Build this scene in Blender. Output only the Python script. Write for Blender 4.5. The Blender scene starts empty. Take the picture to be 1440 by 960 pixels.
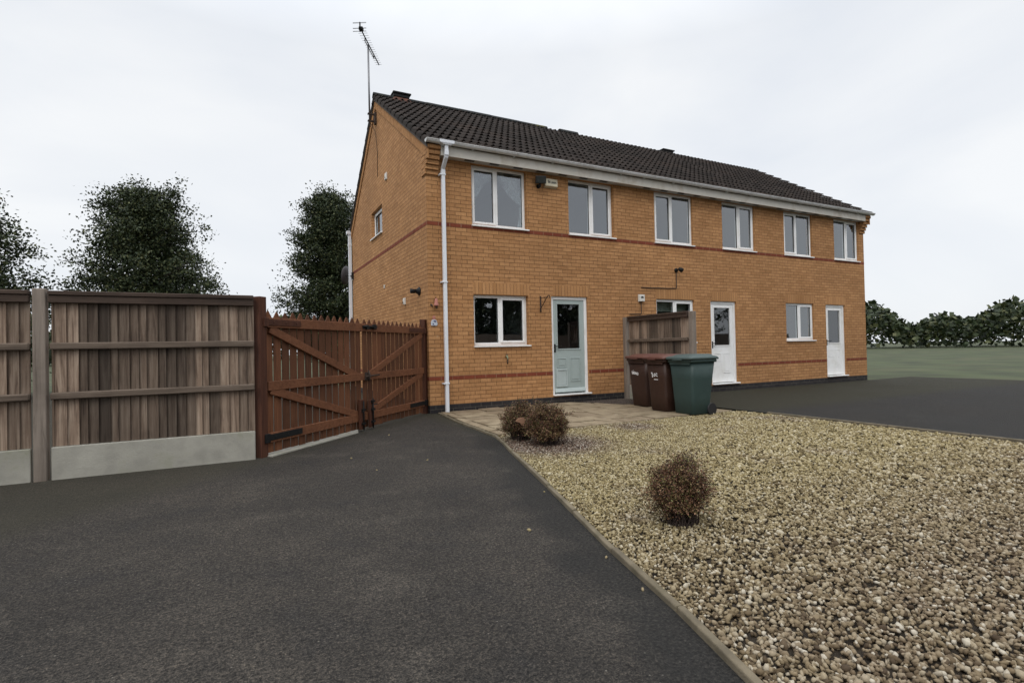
import bpy, bmesh, math, random
import numpy as np
from mathutils import Vector, Matrix, noise as mnoise
R = math.radians
random.seed(7); rng = np.random.default_rng(7)
SC = bpy.context.scene
COL = SC.collection

# ------------------------------------------------------------------ helpers
class MB:
    """collects polygons in world coordinates and links them as one mesh object"""
    def __init__(s): s.v = []; s.f = []; s.smooth = []
    def face(s, pts, smooth=False):
        b = len(s.v); s.v += [tuple(p) for p in pts]; s.f.append(tuple(range(b, b + len(pts)))); s.smooth.append(smooth); return s
    def hull(s, pts8, smooth=False):
        b = len(s.v); s.v += [tuple(p) for p in pts8]
        for q in ((0, 3, 2, 1), (4, 5, 6, 7), (0, 1, 5, 4), (1, 2, 6, 5), (2, 3, 7, 6), (3, 0, 4, 7)):
            s.f.append(tuple(b + i for i in q)); s.smooth.append(smooth)
        return s
    def box(s, x0, x1, y0, y1, z0, z1):
        return s.hull([(x0, y0, z0), (x1, y0, z0), (x1, y1, z0), (x0, y1, z0), (x0, y0, z1), (x1, y0, z1), (x1, y1, z1), (x0, y1, z1)])
    def obox(s, o, ex, ey, ez, a, b, c):
        """box in a local frame: ranges a, b, c along ex, ey, ez from o"""
        o, ex, ey, ez = map(Vector, (o, ex, ey, ez))
        P = [o + ex * x + ey * y + ez * z for z in c for (x, y) in ((a[0], b[0]), (a[1], b[0]), (a[1], b[1]), (a[0], b[1]))]
        return s.hull(P)
    def prism(s, poly, d):
        """polygon (3-D points) extruded along d"""
        d = Vector(d); poly = [Vector(p) for p in poly]; n = len(poly); b = len(s.v)
        s.v += [tuple(p) for p in poly] + [tuple(p + d) for p in poly]
        s.f.append(tuple(range(b + n - 1, b - 1, -1))); s.f.append(tuple(range(b + n, b + 2 * n))); s.smooth += [False, False]
        for i in range(n):
            j = (i + 1) % n; s.f.append((b + i, b + j, b + n + j, b + n + i)); s.smooth.append(False)
        return s
    def tube(s, path, r, n=8, cap=True, radii=None, square=False):
        path = [Vector(p) for p in path]; b = len(s.v); m = len(path)
        up = Vector((0, 0, 1)); prev = None
        for i, p in enumerate(path):
            t = (path[min(i + 1, m - 1)] - path[max(i - 1, 0)]).normalized()
            if prev is None:
                a = t.cross(up)
                if a.length < 1e-3: a = t.cross(Vector((0, 1, 0)))
                a.normalize()
            else:
                a = prev - t * prev.dot(t)
                a.normalize()
            prev = a; c = t.cross(a); rr = radii[i] if radii else r
            for k in range(n):
                w = 2 * math.pi * (k + (.5 if square else 0)) / n
                s.v.append(tuple(p + (a * math.cos(w) + c * math.sin(w)) * rr))
        for i in range(m - 1):
            for k in range(n):
                k2 = (k + 1) % n
                s.f.append((b + i * n + k, b + i * n + k2, b + (i + 1) * n + k2, b + (i + 1) * n + k)); s.smooth.append(not square and n > 5)
        if cap:
            s.f.append(tuple(b + k for k in range(n - 1, -1, -1))); s.f.append(tuple(b + (m - 1) * n + k for k in range(n))); s.smooth += [False, False]
        return s
    def lathe(s, c, prof, n=16, axis=(0, 0, 1)):
        c = Vector(c); ax = Vector(axis).normalized()
        a = ax.cross(Vector((0, 1, 0)) if abs(ax.y) < .9 else Vector((1, 0, 0))).normalized(); d = ax.cross(a)
        b = len(s.v); m = len(prof)
        for r, h in prof:
            for k in range(n):
                w = 2 * math.pi * k / n; s.v.append(tuple(c + ax * h + (a * math.cos(w) + d * math.sin(w)) * r))
        for i in range(m - 1):
            for k in range(n):
                k2 = (k + 1) % n; s.f.append((b + i * n + k, b + i * n + k2, b + (i + 1) * n + k2, b + (i + 1) * n + k)); s.smooth.append(True)
        s.f.append(tuple(b + k for k in range(n - 1, -1, -1))); s.f.append(tuple(b + (m - 1) * n + k for k in range(n))); s.smooth += [False, False]
        return s
    def arrays(s, V, F):
        b = len(s.v); s.v += [tuple(map(float, p)) for p in V]; s.f += [tuple(int(b + i) for i in q) for q in F]; s.smooth += [False] * len(F); return s
    def build(s, name, mat, parent=None, bevel=0, seg=1, fix=True, uvfix=None):
        o0 = Vector((0, 0, 0)); p = parent
        while p is not None: o0 = o0 + p.location; p = p.parent
        me = bpy.data.meshes.new(name)
        me.from_pydata([(x - o0.x, y - o0.y, z - o0.z) for x, y, z in s.v], [], s.f)
        me.polygons.foreach_set('use_smooth', s.smooth)
        if fix:
            bm = bmesh.new(); bm.from_mesh(me); bmesh.ops.recalc_face_normals(bm, faces=bm.faces); bm.to_mesh(me); bm.free()
        # box-projected UVs in metres of world space
        uv = me.uv_layers.new(name='UVMap')
        n = len(me.loops); vi = np.zeros(n, np.int32); me.loops.foreach_get('vertex_index', vi)
        co = np.zeros(len(me.vertices) * 3); me.vertices.foreach_get('co', co); co = co.reshape(-1, 3) + np.array(o0)
        nm = np.zeros(len(me.polygons) * 3); me.polygons.foreach_get('normal', nm); nm = np.abs(nm.reshape(-1, 3))
        lt = np.zeros(len(me.polygons), np.int32); me.polygons.foreach_get('loop_total', lt)
        dom = np.repeat(nm.argmax(1), lt); P = co[vi]
        U = np.where(dom == 0, P[:, 1], P[:, 0]); Vv = np.where(dom == 2, P[:, 1], P[:, 2])
        uv.data.foreach_set('uv', np.stack([U, Vv], 1).ravel())
        me.materials.append(mat); me.update()
        o = bpy.data.objects.new(name, me); COL.objects.link(o)
        if parent is not None: o.parent = parent
        if bevel:
            md = o.modifiers.new('edge', 'BEVEL'); md.width = bevel; md.segments = seg; md.limit_method = 'ANGLE'; md.angle_limit = R(40)
        return o

def tag(o, label=None, cat=None, group=None, kind=None):
    if label: o['label'] = label
    if cat: o['category'] = cat
    if group: o['group'] = group
    if kind: o['kind'] = kind
    return o
def thing(name, loc, label, cat, group=None):
    o = bpy.data.objects.new(name, None); COL.objects.link(o); o.location = loc; o.empty_display_size = .1
    return tag(o, label, cat, group)

# ------------------------------------------------------------------ materials
class NT:
    def __init__(s, name):
        s.m = bpy.data.materials.new(name); s.m.use_nodes = True; s.t = s.m.node_tree; s.n = s.t.nodes; s.l = s.t.links
        s.b = s.n['Principled BSDF']; s.out = s.n['Material Output']
    def new(s, typ, **k):
        o = s.n.new(typ)
        for a, b in k.items(): setattr(o, a, b)
        return o
    def ln(s, a, b): s.l.new(a, b)
    def pos(s):
        return s.new('ShaderNodeNewGeometry').outputs['Position']
    def noise(s, scale, detail=3, rough=.55, vec=None, dist=0):
        o = s.new('ShaderNodeTexNoise'); o.inputs['Scale'].default_value = scale; o.inputs['Detail'].default_value = detail
        o.inputs['Roughness'].default_value = rough; o.inputs['Distortion'].default_value = dist
        s.ln(vec if vec is not None else s.pos(), o.inputs['Vector']); return o.outputs['Fac']
    def ramp(s, fac, stops, interp='LINEAR'):
        o = s.new('ShaderNodeValToRGB'); cr = o.color_ramp; cr.interpolation = interp
        while len(cr.elements) > 1: cr.elements.remove(cr.elements[-1])
        for i, (p, c) in enumerate(stops):
            e = cr.elements[0] if i == 0 else cr.elements.new(p)
            e.position = p; e.color = tuple(c) + (1,) if len(c) == 3 else c
        s.ln(fac, o.inputs['Fac']); return o.outputs['Color']
    def rng(s, fac, a, b, c=0., d=1.):
        o = s.new('ShaderNodeMapRange'); o.inputs[1].default_value = a; o.inputs[2].default_value = b; o.inputs[3].default_value = c; o.inputs[4].default_value = d
        s.ln(fac, o.inputs[0]); return o.outputs[0]
    def mix(s, fac, a, b, mode='MIX'):
        o = s.new('ShaderNodeMix', data_type='RGBA', blend_type=mode)
        for sock, v in ((o.inputs['Factor'], fac), (o.inputs['A'], a), (o.inputs['B'], b)):
            if hasattr(v, 'is_output'): s.ln(v, sock)
            elif isinstance(v, (int, float)): sock.default_value = v
            else: sock.default_value = tuple(v) + (1,)
        return o.outputs['Result']
    def math(s, op, a, b=0.):
        o = s.new('ShaderNodeMath', operation=op)
        for sock, v in ((o.inputs[0], a), (o.inputs[1], b)):
            if hasattr(v, 'is_output'): s.ln(v, sock)
            else: sock.default_value = v
        return o.outputs[0]
    def bump(s, h, dist, strength=1., normal=None):
        o = s.new('ShaderNodeBump'); o.inputs['Strength'].default_value = strength; o.inputs['Distance'].default_value = dist
        s.ln(h, o.inputs['Height'])
        if normal is not None: s.ln(normal, o.inputs['Normal'])
        return o.outputs['Normal']
    def set(s, color=None, rough=None, normal=None, spec=None, metal=None):
        for k, v in (('Base Color', color), ('Roughness', rough), ('Normal', normal), ('Specular IOR Level', spec), ('Metallic', metal)):
            if v is None: continue
            if hasattr(v, 'is_output'): s.ln(v, s.b.inputs[k])
            elif isinstance(v, (int, float)): s.b.inputs[k].default_value = v
            else: s.b.inputs[k].default_value = tuple(v) + (1,)
        return s.m

def plain(name, c, rough=.6, var=.12, scale=6., grime=None, gscale=1.5, bumpd=0., spec=.4, metal=0.):
    t = NT(name)
    n = t.noise(scale, 4)
    c0 = tuple(x * (1 - var) for x in c); c1 = tuple(min(1, x * (1 + var)) for x in c)
    col = t.ramp(n, [(.3, c0), (.7, c1)])
    if grime:
        col = t.mix(t.rng(t.noise(gscale, 5, .65), .5, .72, 0, .8), col, grime)
    nm = t.bump(t.noise(scale * 12, 3), bumpd) if bumpd else None
    return t.set(col, t.rng(t.noise(scale * 2, 3), .3, .7, max(0, rough - .08), min(1, rough + .08)), nm, spec, metal)

def brick_mat(name, c1, c2, mortar, stain=True, vertical=False, mort=.0045, width=.225, height=.075, shift=.1125, dark=None, edge=None):
    t = NT(name)
    uv = t.new('ShaderNodeUVMap'); uv.uv_map = 'UVMap'
    mp = t.new('ShaderNodeMapping'); t.ln(uv.outputs[0], mp.inputs['Vector'])
    if vertical:
        mp.inputs['Rotation'].default_value = (0, 0, R(90)); mp.inputs['Location'].default_value = (.0, .0375, 0)
    else: mp.inputs['Location'].default_value = (shift, 0, 0)
    # a little wobble so that the joints are not ruler-straight
    wob = t.new('ShaderNodeTexNoise'); wob.inputs['Scale'].default_value = 7.; t.ln(t.pos(), wob.inputs['Vector'])
    ws = t.new('ShaderNodeVectorMath', operation='MULTIPLY_ADD'); t.ln(wob.outputs['Color'], ws.inputs[0]); ws.inputs[1].default_value = (.006, .005, 0); t.ln(mp.outputs[0], ws.inputs[2])
    br = t.new('ShaderNodeTexBrick'); t.ln(ws.outputs[0], br.inputs['Vector'])
    br.offset = 0 if vertical else .5; br.offset_frequency = 2
    for k, v in (('Scale', 1.), ('Mortar Size', mort), ('Mortar Smooth', .15), ('Bias', 0.), ('Brick Width', width), ('Row Height', height)): br.inputs[k].default_value = v
    br.inputs['Color1'].default_value = tuple(c1) + (1,); br.inputs['Color2'].default_value = tuple(c2) + (1,); br.inputs['Mortar'].default_value = tuple(mortar) + (1,)
    col = br.outputs['Color']
    # worn joints: in places the mortar has nearly the colour of the brick
    worn = t.math('MULTIPLY', br.outputs['Fac'], t.rng(t.noise(5.5, 3, .6), .42, .66, 0, .6))
    col = t.mix(worn, col, tuple((a_ + b_) / 2.3 for a_, b_ in zip(c1, c2)))
    drag = t.new('ShaderNodeMapping'); drag.inputs['Scale'].default_value = (60, 60, 8) if not vertical else (60, 60, 60); t.ln(t.pos(), drag.inputs['Vector'])
    col = t.mix(.75, col, t.ramp(t.noise(1., 4, .6, drag.outputs[0]), [(.25, (.62, .60, .58)), (.5, (1, 1, 1)), (.8, (1.32, 1.29, 1.24))]), 'MULTIPLY')
    col = t.mix(.8, col, t.ramp(t.noise(.55, 4, .6), [(.3, (.80, .79, .78)), (.7, (1.15, 1.15, 1.13))]), 'MULTIPLY')
    if stain:
        col = t.mix(t.rng(t.noise(2.6, 4, .7), .63, .80, 0, .55), col, tuple(x * .62 for x in c2))
        col = t.mix(t.rng(t.noise(9., 2, .5), .74, .80, 0, .5), col, (.50, .38, .24))
    bmp = t.math('ADD', t.math('MULTIPLY', br.outputs['Fac'], -1.), t.math('MULTIPLY', t.noise(140., 3), .35))
    return t.set(col, .88, t.bump(bmp, .006, .8), .25)

M = {}
M['brick'] = brick_mat('buff_brick', (.482, .254, .113), (.382, .192, .081), (.155, .080, .033), mort=.0052)
M['soldier'] = brick_mat('buff_soldier_brick', (.465, .245, .108), (.385, .194, .080), (.16, .084, .036), vertical=True, width=3., height=.075)
M['red'] = brick_mat('red_brick', (.225, .058, .030), (.18, .045, .024), (.36, .25, .16), stain=False)
M['plinth'] = brick_mat('blue_brick', (.024, .022, .024), (.036, .032, .033), (.11, .098, .085), stain=False, mort=.005)
M['upvc'] = plain('white_upvc', (.86, .86, .85), .35, .03, 3., grime=(.70, .68, .63), gscale=2.2)
M['upvc_sky'] = plain('white_upvc_pipe', (.74, .76, .80), .35, .04, 3.)
M['gutter'] = plain('weathered_gutter', (.62, .62, .61), .4, .08, 3., grime=(.40, .39, .36), gscale=5.)
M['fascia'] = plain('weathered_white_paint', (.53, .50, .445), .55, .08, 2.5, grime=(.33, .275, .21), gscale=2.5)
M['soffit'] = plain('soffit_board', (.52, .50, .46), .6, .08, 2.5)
M['darkvent'] = plain('dark_vent', (.03, .03, .03), .7)
M['frosted'] = plain('plaster_inside', (.36, .36, .35), .9)
M['sage'] = plain('sage_paint', (.365, .425, .410), .45, .04, 4., bumpd=.0008)
M['sage_light'] = plain('sage_paint_worn', (.44, .50, .49), .45, .05, 4.)
M['black'] = plain('black_metal', (.009, .009, .009), .6, .2, 10., spec=.25)
M['blackplastic'] = plain('black_plastic', (.016, .016, .018), .5, .15, 8.)
M['steel'] = plain('galvanised_steel', (.30, .31, .31), .4, .15, 14., metal=.9)
M['alu'] = plain('dull_aluminium', (.20, .20, .21), .45, .15, 14., metal=.8)
M['cream'] = plain('cream_plastic', (.60, .54, .40), .45, .08, 5., grime=(.42, .37, .27), gscale=6.)
M['whiteplastic'] = plain('white_plastic', (.66, .64, .59), .4, .06, 8.)
M['rust'] = plain('rusty_metal', (.045, .028, .020), .75, .3, 20.)
M['terracotta'] = plain('terracotta', (.30, .125, .075), .85, .15, 18.)
M['ventclay'] = plain('weathered_clay', (.115, .050, .034), .9, .25, 9.)
M['pinkclay'] = plain('pink_clay', (.42, .17, .13), .7, .12, 18.)
M['porcelain'] = plain('glazed_plaque', (.50, .54, .60), .3, .15, 30.)
M['navy'] = plain('navy_glaze', (.05, .05, .14), .3, .15, 30.)
M['brass'] = plain('verdigris_brass', (.22, .25, .16), .45, .3, 25., metal=.5)
M['leadgrey'] = plain('weathered_mortar', (.085, .068, .056), .9, .2, 9., bumpd=.004)
M['concrete'] = plain('concrete', (.33, .315, .27), .9, .16, 6., grime=(.20, .20, .14), gscale=3., bumpd=.003)
M['kerb'] = plain('edging_concrete', (.155, .128, .086), .92, .25, 9., grime=(.080, .068, .038), gscale=4., bumpd=.004)
M['whitepaint'] = plain('white_marker_paint', (.74, .74, .74), .6, .1, 20.)
M['ink'] = plain('dark_ink', (.035, .04, .045), .5)
M['curtain'] = plain('net_curtain', (.90, .92, .95), .9, .05, 6.)
M['room'] = plain('room_wall', (.34, .35, .35), .9, .05, 2.)
M['blind'] = plain('roller_blind', (.36, .36, .30), .8, .06, 4.)

def wood(name, ca, cb, cd, axis='Z', rough=.75, tint=.35, grain=30.):
    t = NT(name)
    g = t.new('ShaderNodeNewGeometry'); mp = t.new('ShaderNodeMapping')
    sc = {'Z': (grain, grain, grain * .055), 'X': (grain * .055, grain, grain)}[axis]
    mp.inputs['Scale'].default_value = sc; t.ln(g.outputs['Position'], mp.inputs['Vector'])
    off = t.new('ShaderNodeVectorMath', operation='ADD'); t.ln(mp.outputs[0], off.inputs[0])
    ri = t.math('MULTIPLY', g.outputs['Random Per Island'], 40.); t.ln(ri, off.inputs[1])
    n = t.noise(1., 6, .65, off.outputs[0], .6)
    col = t.ramp(n, [(.25, cd), (.45, ca), (.75, cb)])
    col = t.mix(1., col, t.ramp(g.outputs['Random Per Island'], [(0, (1 - tint,) * 3), (1, (1 + tint,) * 3)]), 'MULTIPLY')
    col = t.mix(t.rng(t.noise(2.2, 4, .6), .5, .75, 0, .45), col, cd)
    return t.set(col, rough, t.bump(n, .003, .7), .3)
M['gatewood'] = wood('red_brown_stained_wood', (.118, .045, .0195), (.172, .070, .032), (.045, .017, .008), tint=.3)
M['gaterail'] = wood('red_brown_stained_rail', (.138, .053, .023), (.192, .078, .037), (.062, .023, .011), axis='X', tint=.15)
M['postwood'] = wood('dark_stained_post', (.060, .021, .011), (.09, .034, .017), (.03, .011, .007), tint=.15)
M['fencewood'] = wood('weathered_fence_boards', (.140, .098, .070), (.270, .210, .160), (.035, .022, .016), tint=.72, grain=34.)
M['fencerail'] = wood('weathered_fence_rail', (.105, .078, .058), (.17, .13, .10), (.035, .024, .018), axis='X', tint=.2)
M['fencepost'] = wood('grey_fence_post', (.20, .165, .135), (.28, .23, .19), (.09, .07, .055), tint=.1)

def m_tiles():
    t = NT('brown_concrete_roof_tiles'); g = t.new('ShaderNodeNewGeometry')
    col = t.ramp(g.outputs['Random Per Island'], [(0, (.022, .0174, .0150)), (.5, (.030, .0236, .0204)), (1, (.040, .0312, .0268))])
    col = t.mix(t.rng(t.noise(1.1, 4, .6), .55, .75, 0, .5), col, (.060, .038, .028))
    col = t.mix(t.rng(t.noise(14., 4, .7), .62, .75, 0, .4), col, (.060, .060, .048))
    return t.set(col, .85, t.bump(t.noise(160., 3), .003, .6), .2)
M['tiles'] = m_tiles()
def m_ridge():
    t = NT('mossy_ridge_tiles'); g = t.new('ShaderNodeNewGeometry')
    col = t.ramp(g.outputs['Random Per Island'], [(0, (.022, .024, .025)), (1, (.034, .036, .035))])
    sx = t.new('ShaderNodeSeparateXYZ'); t.ln(g.outputs['Position'], sx.inputs[0])
    moss = t.math('MULTIPLY', t.rng(t.noise(6., 4, .7), .42, .6), t.rng(t.math('ABSOLUTE', t.math('SUBTRACT', sx.outputs[0], 4.75)), .5, .15))
    col = t.mix(moss, col, (.13, .115, .03))
    col = t.mix(t.rng(t.noise(5., 4, .7), .55, .7, 0, .6), col, (.038, .045, .034))
    return t.set(col, .9, t.bump(t.noise(90., 3), .004), .25)
M['ridge'] = m_ridge()

def m_asphalt():
    t = NT('worn_asphalt')
    n1 = t.noise(150., 2, .6); n5 = t.noise(62., 3, .7); n2 = t.noise(.75, 5, .6); n3 = t.noise(95., 3, .7); n4 = t.noise(2.2, 5, .6); n6 = t.noise(17., 4, .65)
    col = t.ramp(n2, [(.30, (.0335, .0303, .0272)), (.5, (.0445, .0404, .036)), (.68, (.0595, .053, .046))])
    col = t.mix(t.rng(n4, .54, .70, 0, .5), col, (.080, .072, .062))
    col = t.mix(t.rng(n4, .46, .32, 0, .45), col, (.028, .0275, .028))
    col = t.mix(.9, col, t.ramp(n6, [(.32, (.74, .74, .74)), (.5, (1, 1, 1)), (.68, (1.28, 1.26, 1.22))]), 'MULTIPLY')
    col = t.mix(.9, col, t.ramp(n5, [(.32, (.22, .22, .22)), (.5, (1, 1, 1)), (.68, (2.2, 2.1, 1.95))]), 'MULTIPLY')
    col = t.mix(.8, col, t.ramp(n1, [(.32, (.3, .3, .3)), (.5, (1, 1, 1)), (.68, (2.1, 2.0, 1.9))]), 'MULTIPLY')
    vt = t.new('ShaderNodeTexVoronoi'); vt.inputs['Scale'].default_value = 26.; t.ln(t.pos(), vt.inputs['Vector'])
    sv = t.new('ShaderNodeSeparateColor'); t.ln(vt.outputs['Color'], sv.inputs[0])
    col = t.mix(t.math('MULTIPLY', t.rng(vt.outputs['Distance'], .12, .06), t.rng(sv.outputs[0], .70, .80)), col, (.22, .20, .17))
    # darker, tighter strip laid along the edging: distance to the edging line
    g = t.new('ShaderNodeSeparateXYZ'); t.ln(t.pos(), g.inputs[0])
    d = t.math('ADD', t.math('MULTIPLY', t.math('ADD', g.outputs[0], .44), -.962), t.math('MULTIPLY', t.math('ADD', g.outputs[1], 4.05), .274))
    d = t.math('ADD', d, t.math('MULTIPLY', t.math('SUBTRACT', n4, .5), .5))
    fine = t.mix(1., (.0225, .0222, .0212), t.ramp(n5, [(.30, (.5, .5, .5)), (.5, (1, 1, 1)), (.70, (1.8, 1.8, 1.75))]), 'MULTIPLY')
    col = t.mix(t.rng(d, .36, .20, 0, .7), col, fine)
    # green algae towards the patio edge
    e = t.math('ADD', t.math('MULTIPLY', g.outputs[0], -1.), t.math('MULTIPLY', n4, .3))
    col = t.mix(t.math('MULTIPLY', t.rng(e, .48, .15, 0, .5), t.rng(g.outputs[1], -3.4, -2.8)), col, (.045, .043, .022))
    # moss and dust near the foot of the gates
    ga = t.math('ADD', t.math('SUBTRACT', g.outputs[1], g.outputs[0]), t.math('MULTIPLY', n4, .3))
    col = t.mix(t.rng(ga, -.35, .25, 0, .45), col, (.048, .044, .027))
    h = t.math('ADD', n1, t.math('MULTIPLY', n5, 1.2))
    return t.set(col, t.rng(n2, .3, .7, .82, .94), t.bump(h, .012, 1.), .22)
M['asphalt'] = m_asphalt()

def m_slab():
    t = NT('riven_buff_slabs'); g = t.new('ShaderNodeNewGeometry')
    col = t.ramp(g.outputs['Random Per Island'], [(0, (.245, .192, .125)), (.5, (.32, .258, .172)), (1, (.225, .172, .115))])
    col = t.mix(t.rng(t.noise(4., 5, .65), .42, .66, 0, .85), col, (.155, .115, .070))
    col = t.mix(t.rng(t.noise(18., 3, .6), .6, .75, 0, .5), col, (.36, .32, .25))
    return t.set(col, .88, t.bump(t.noise(11., 5, .6), .016, .8), .25)
M['slab'] = m_slab()
M['joint'] = plain('mossy_joint_sand', (.022, .016, .009), .95, .4, 12., bumpd=.006)

def m_gravel():
    t = NT('angular_gravel'); g = t.new('ShaderNodeNewGeometry'); r = g.outputs['Random Per Island']
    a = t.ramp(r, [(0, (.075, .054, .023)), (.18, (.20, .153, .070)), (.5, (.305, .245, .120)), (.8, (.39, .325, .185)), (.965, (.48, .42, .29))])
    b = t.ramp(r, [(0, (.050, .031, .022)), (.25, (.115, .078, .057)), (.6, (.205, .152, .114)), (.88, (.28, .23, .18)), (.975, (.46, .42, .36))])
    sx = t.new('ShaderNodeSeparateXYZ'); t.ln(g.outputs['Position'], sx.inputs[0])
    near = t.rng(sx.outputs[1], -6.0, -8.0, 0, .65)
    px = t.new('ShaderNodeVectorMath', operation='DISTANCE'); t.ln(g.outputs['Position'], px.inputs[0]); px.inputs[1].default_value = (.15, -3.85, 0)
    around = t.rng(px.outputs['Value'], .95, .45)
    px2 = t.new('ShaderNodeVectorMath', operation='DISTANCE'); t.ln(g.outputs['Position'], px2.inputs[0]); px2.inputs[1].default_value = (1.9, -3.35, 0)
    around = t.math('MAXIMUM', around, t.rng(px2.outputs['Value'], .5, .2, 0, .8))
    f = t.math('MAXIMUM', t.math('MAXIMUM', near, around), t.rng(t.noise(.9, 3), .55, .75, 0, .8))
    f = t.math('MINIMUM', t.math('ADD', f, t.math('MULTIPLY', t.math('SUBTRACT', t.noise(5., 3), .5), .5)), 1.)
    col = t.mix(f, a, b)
    col = t.mix(.6, col, t.ramp(t.noise(120., 3), [(.3, (.7, .7, .7)), (.7, (1.2, 1.2, 1.2))]), 'MULTIPLY')
    return t.set(col, .85, None, .3)
M['gravel'] = m_gravel()

M['darkgravel'] = plain('dark_gravel', (.085, .066, .055), .9, .5, 60.)
M['bed'] = plain('gravel_bed_soil', (.035, .025, .015), .95, .35, 25., bumpd=.01)
M['grass'] = plain('rough_grass', (.050, .062, .026), .95, .5, .6, grime=(.085, .078, .040), gscale=.25)

def leafmat(name, stops, rough=.6):
    t = NT(name); g = t.new('ShaderNodeNewGeometry')
    col = t.ramp(g.outputs['Random Per Island'], stops)
    col = t.mix(.7, col, t.ramp(t.noise(5., 3), [(.3, (.65, .65, .65)), (.7, (1.3, 1.3, 1.3))]), 'MULTIPLY')
    return t.set(col, rough, None, .3)
M['shrubleaf'] = leafmat('bronze_shrub_leaves', [(0, (.034, .018, .011)), (.3, (.095, .044, .025)), (.56, (.175, .084, .046)), (.70, (.125, .088, .034)), (.84, (.125, .135, .040)), (.97, (.34, .20, .12))])
M['twig'] = plain('dark_twigs', (.045, .030, .024), .9, .3, 30.)
M['treeleaf'] = leafmat('dark_evergreen_leaves', [(0, (.012, .020, .008)), (.4, (.024, .038, .014)), (.75, (.046, .062, .022)), (1, (.105, .110, .045))])
M['bark'] = plain('bark', (.06, .05, .04), .95, .3, 12., bumpd=.02)

def m_plastic(name, c, c2):
    t = NT(name)
    col = t.mix(t.rng(t.noise(3., 4, .6), .4, .7, 0, .6), c, c2)
    return t.set(col, t.rng(t.noise(9., 3), .3, .7, .42, .6), t.bump(t.noise(220., 2), .0012), .4)
M['binbrown'] = m_plastic('brown_bin_plastic', (.042, .0190, .0125), (.033, .0155, .0105))
M['lidbrown'] = m_plastic('faded_brown_lid', (.105, .042, .031), (.135, .060, .045))
M['bingreen'] = m_plastic('green_bin_plastic', (.030, .055, .050), (.024, .044, .040))
M['lidgreen'] = m_plastic('faded_green_lid', (.055, .082, .078), (.08, .105, .10))

def m_glass(name, tint, ior):
    t = NT(name); t.n.remove(t.b)
    tr = t.new('ShaderNodeBsdfTransparent'); tr.inputs[0].default_value = tuple(tint) + (1,)
    gl = t.new('ShaderNodeBsdfGlossy'); gl.inputs['Roughness'].default_value = .0; gl.inputs['Color'].default_value = (.93, .96, 1, 1)
    t.ln(t.bump(t.noise(1.6, 2), .02, .06), gl.inputs['Normal'])
    fr = t.new('ShaderNodeFresnel'); fr.inputs['IOR'].default_value = ior
    mx = t.new('ShaderNodeMixShader'); t.ln(t.math('MULTIPLY', fr.outputs[0], t.math('SUBTRACT', 1., t.new('ShaderNodeNewGeometry').outputs['Backfacing'])), mx.inputs[0]); t.ln(tr.outputs[0], mx.inputs[1]); t.ln(gl.outputs[0], mx.inputs[2]); t.ln(mx.outputs[0], t.out.inputs['Surface'])
    return t.m
M['glass'] = m_glass('double_glazing', (.86, .90, .90), 2.6)
M['doorglass'] = m_glass('door_glazing', (.85, .86, .86), 2.0)

# ------------------------------------------------------------------ camera
CAM = (-3.1355, -9.3429, 1.1617, .47785, .01277, -.02056, 751.89)
y_, p_, r_ = CAM[3:6]
fw = Vector((math.sin(y_) * math.cos(p_), math.cos(y_) * math.cos(p_), math.sin(p_)))
rt = Vector((math.cos(y_), -math.sin(y_), 0)); up = rt.cross(fw)
rt2 = rt * math.cos(r_) + up * math.sin(r_); up2 = -rt * math.sin(r_) + up * math.cos(r_)
cd = bpy.data.cameras.new('camera'); cam = bpy.data.objects.new('camera', cd); COL.objects.link(cam)
cam.matrix_world = Matrix(((rt2.x, up2.x, -fw.x, CAM[0]), (rt2.y, up2.y, -fw.y, CAM[1]), (rt2.z, up2.z, -fw.z, CAM[2]), (0, 0, 0, 1)))
cd.sensor_width = 36; cd.lens = CAM[6] / 1440 * 36; cd.clip_start = .05; cd.clip_end = 3000
SC.camera = cam

# ------------------------------------------------------------------ world and light
SUN_EL, SUN_AZ = 48., 222.      # azimuth measured clockwise from +Y
w = bpy.data.worlds.new('World'); SC.world = w; w.use_nodes = True
nt = w.node_tree; bg = nt.nodes['Background']
sky = nt.nodes.new('ShaderNodeTexSky'); sky.sky_type = 'NISHITA'; sky.sun_disc = False
sky.sun_elevation = R(SUN_EL); sky.sun_rotation = R(SUN_AZ)
tc = nt.nodes.new('ShaderNodeTexCoord')
mpw = nt.nodes.new('ShaderNodeMapping'); mpw.inputs['Scale'].default_value = (1.6, 1.6, 3.4); nt.links.new(tc.outputs['Generated'], mpw.inputs['Vector'])
nz = nt.nodes.new('ShaderNodeTexNoise'); nz.inputs['Scale'].default_value = 1.3; nz.inputs['Detail'].default_value = 5; nz.inputs['Roughness'].default_value = .5; nz.inputs['Distortion'].default_value = .4
nt.links.new(mpw.outputs[0], nz.inputs['Vector'])
cr = nt.nodes.new('ShaderNodeValToRGB'); cr.color_ramp.elements[0].position = .32; cr.color_ramp.elements[1].position = .66
cr.color_ramp.elements[0].color = (7.55, 7.9, 8.45, 1); cr.color_ramp.elements[1].color = (8.9, 9.05, 9.2, 1)
nt.links.new(nz.outputs['Fac'], cr.inputs['Fac'])
mxw = nt.nodes.new('ShaderNodeMix'); mxw.data_type = 'RGBA'; mxw.inputs['Factor'].default_value = .93
nt.links.new(sky.outputs[0], mxw.inputs['A']); nt.links.new(cr.outputs['Color'], mxw.inputs['B'])
sz = nt.nodes.new('ShaderNodeSeparateXYZ'); nt.links.new(tc.outputs['Generated'], sz.inputs[0])
ze = nt.nodes.new('ShaderNodeMapRange'); nt.links.new(sz.outputs['Z'], ze.inputs[0])
for q_, v_ in ((1, .48), (2, 1.), (3, 1.), (4, 2.3)): ze.inputs[q_].default_value = v_
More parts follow.
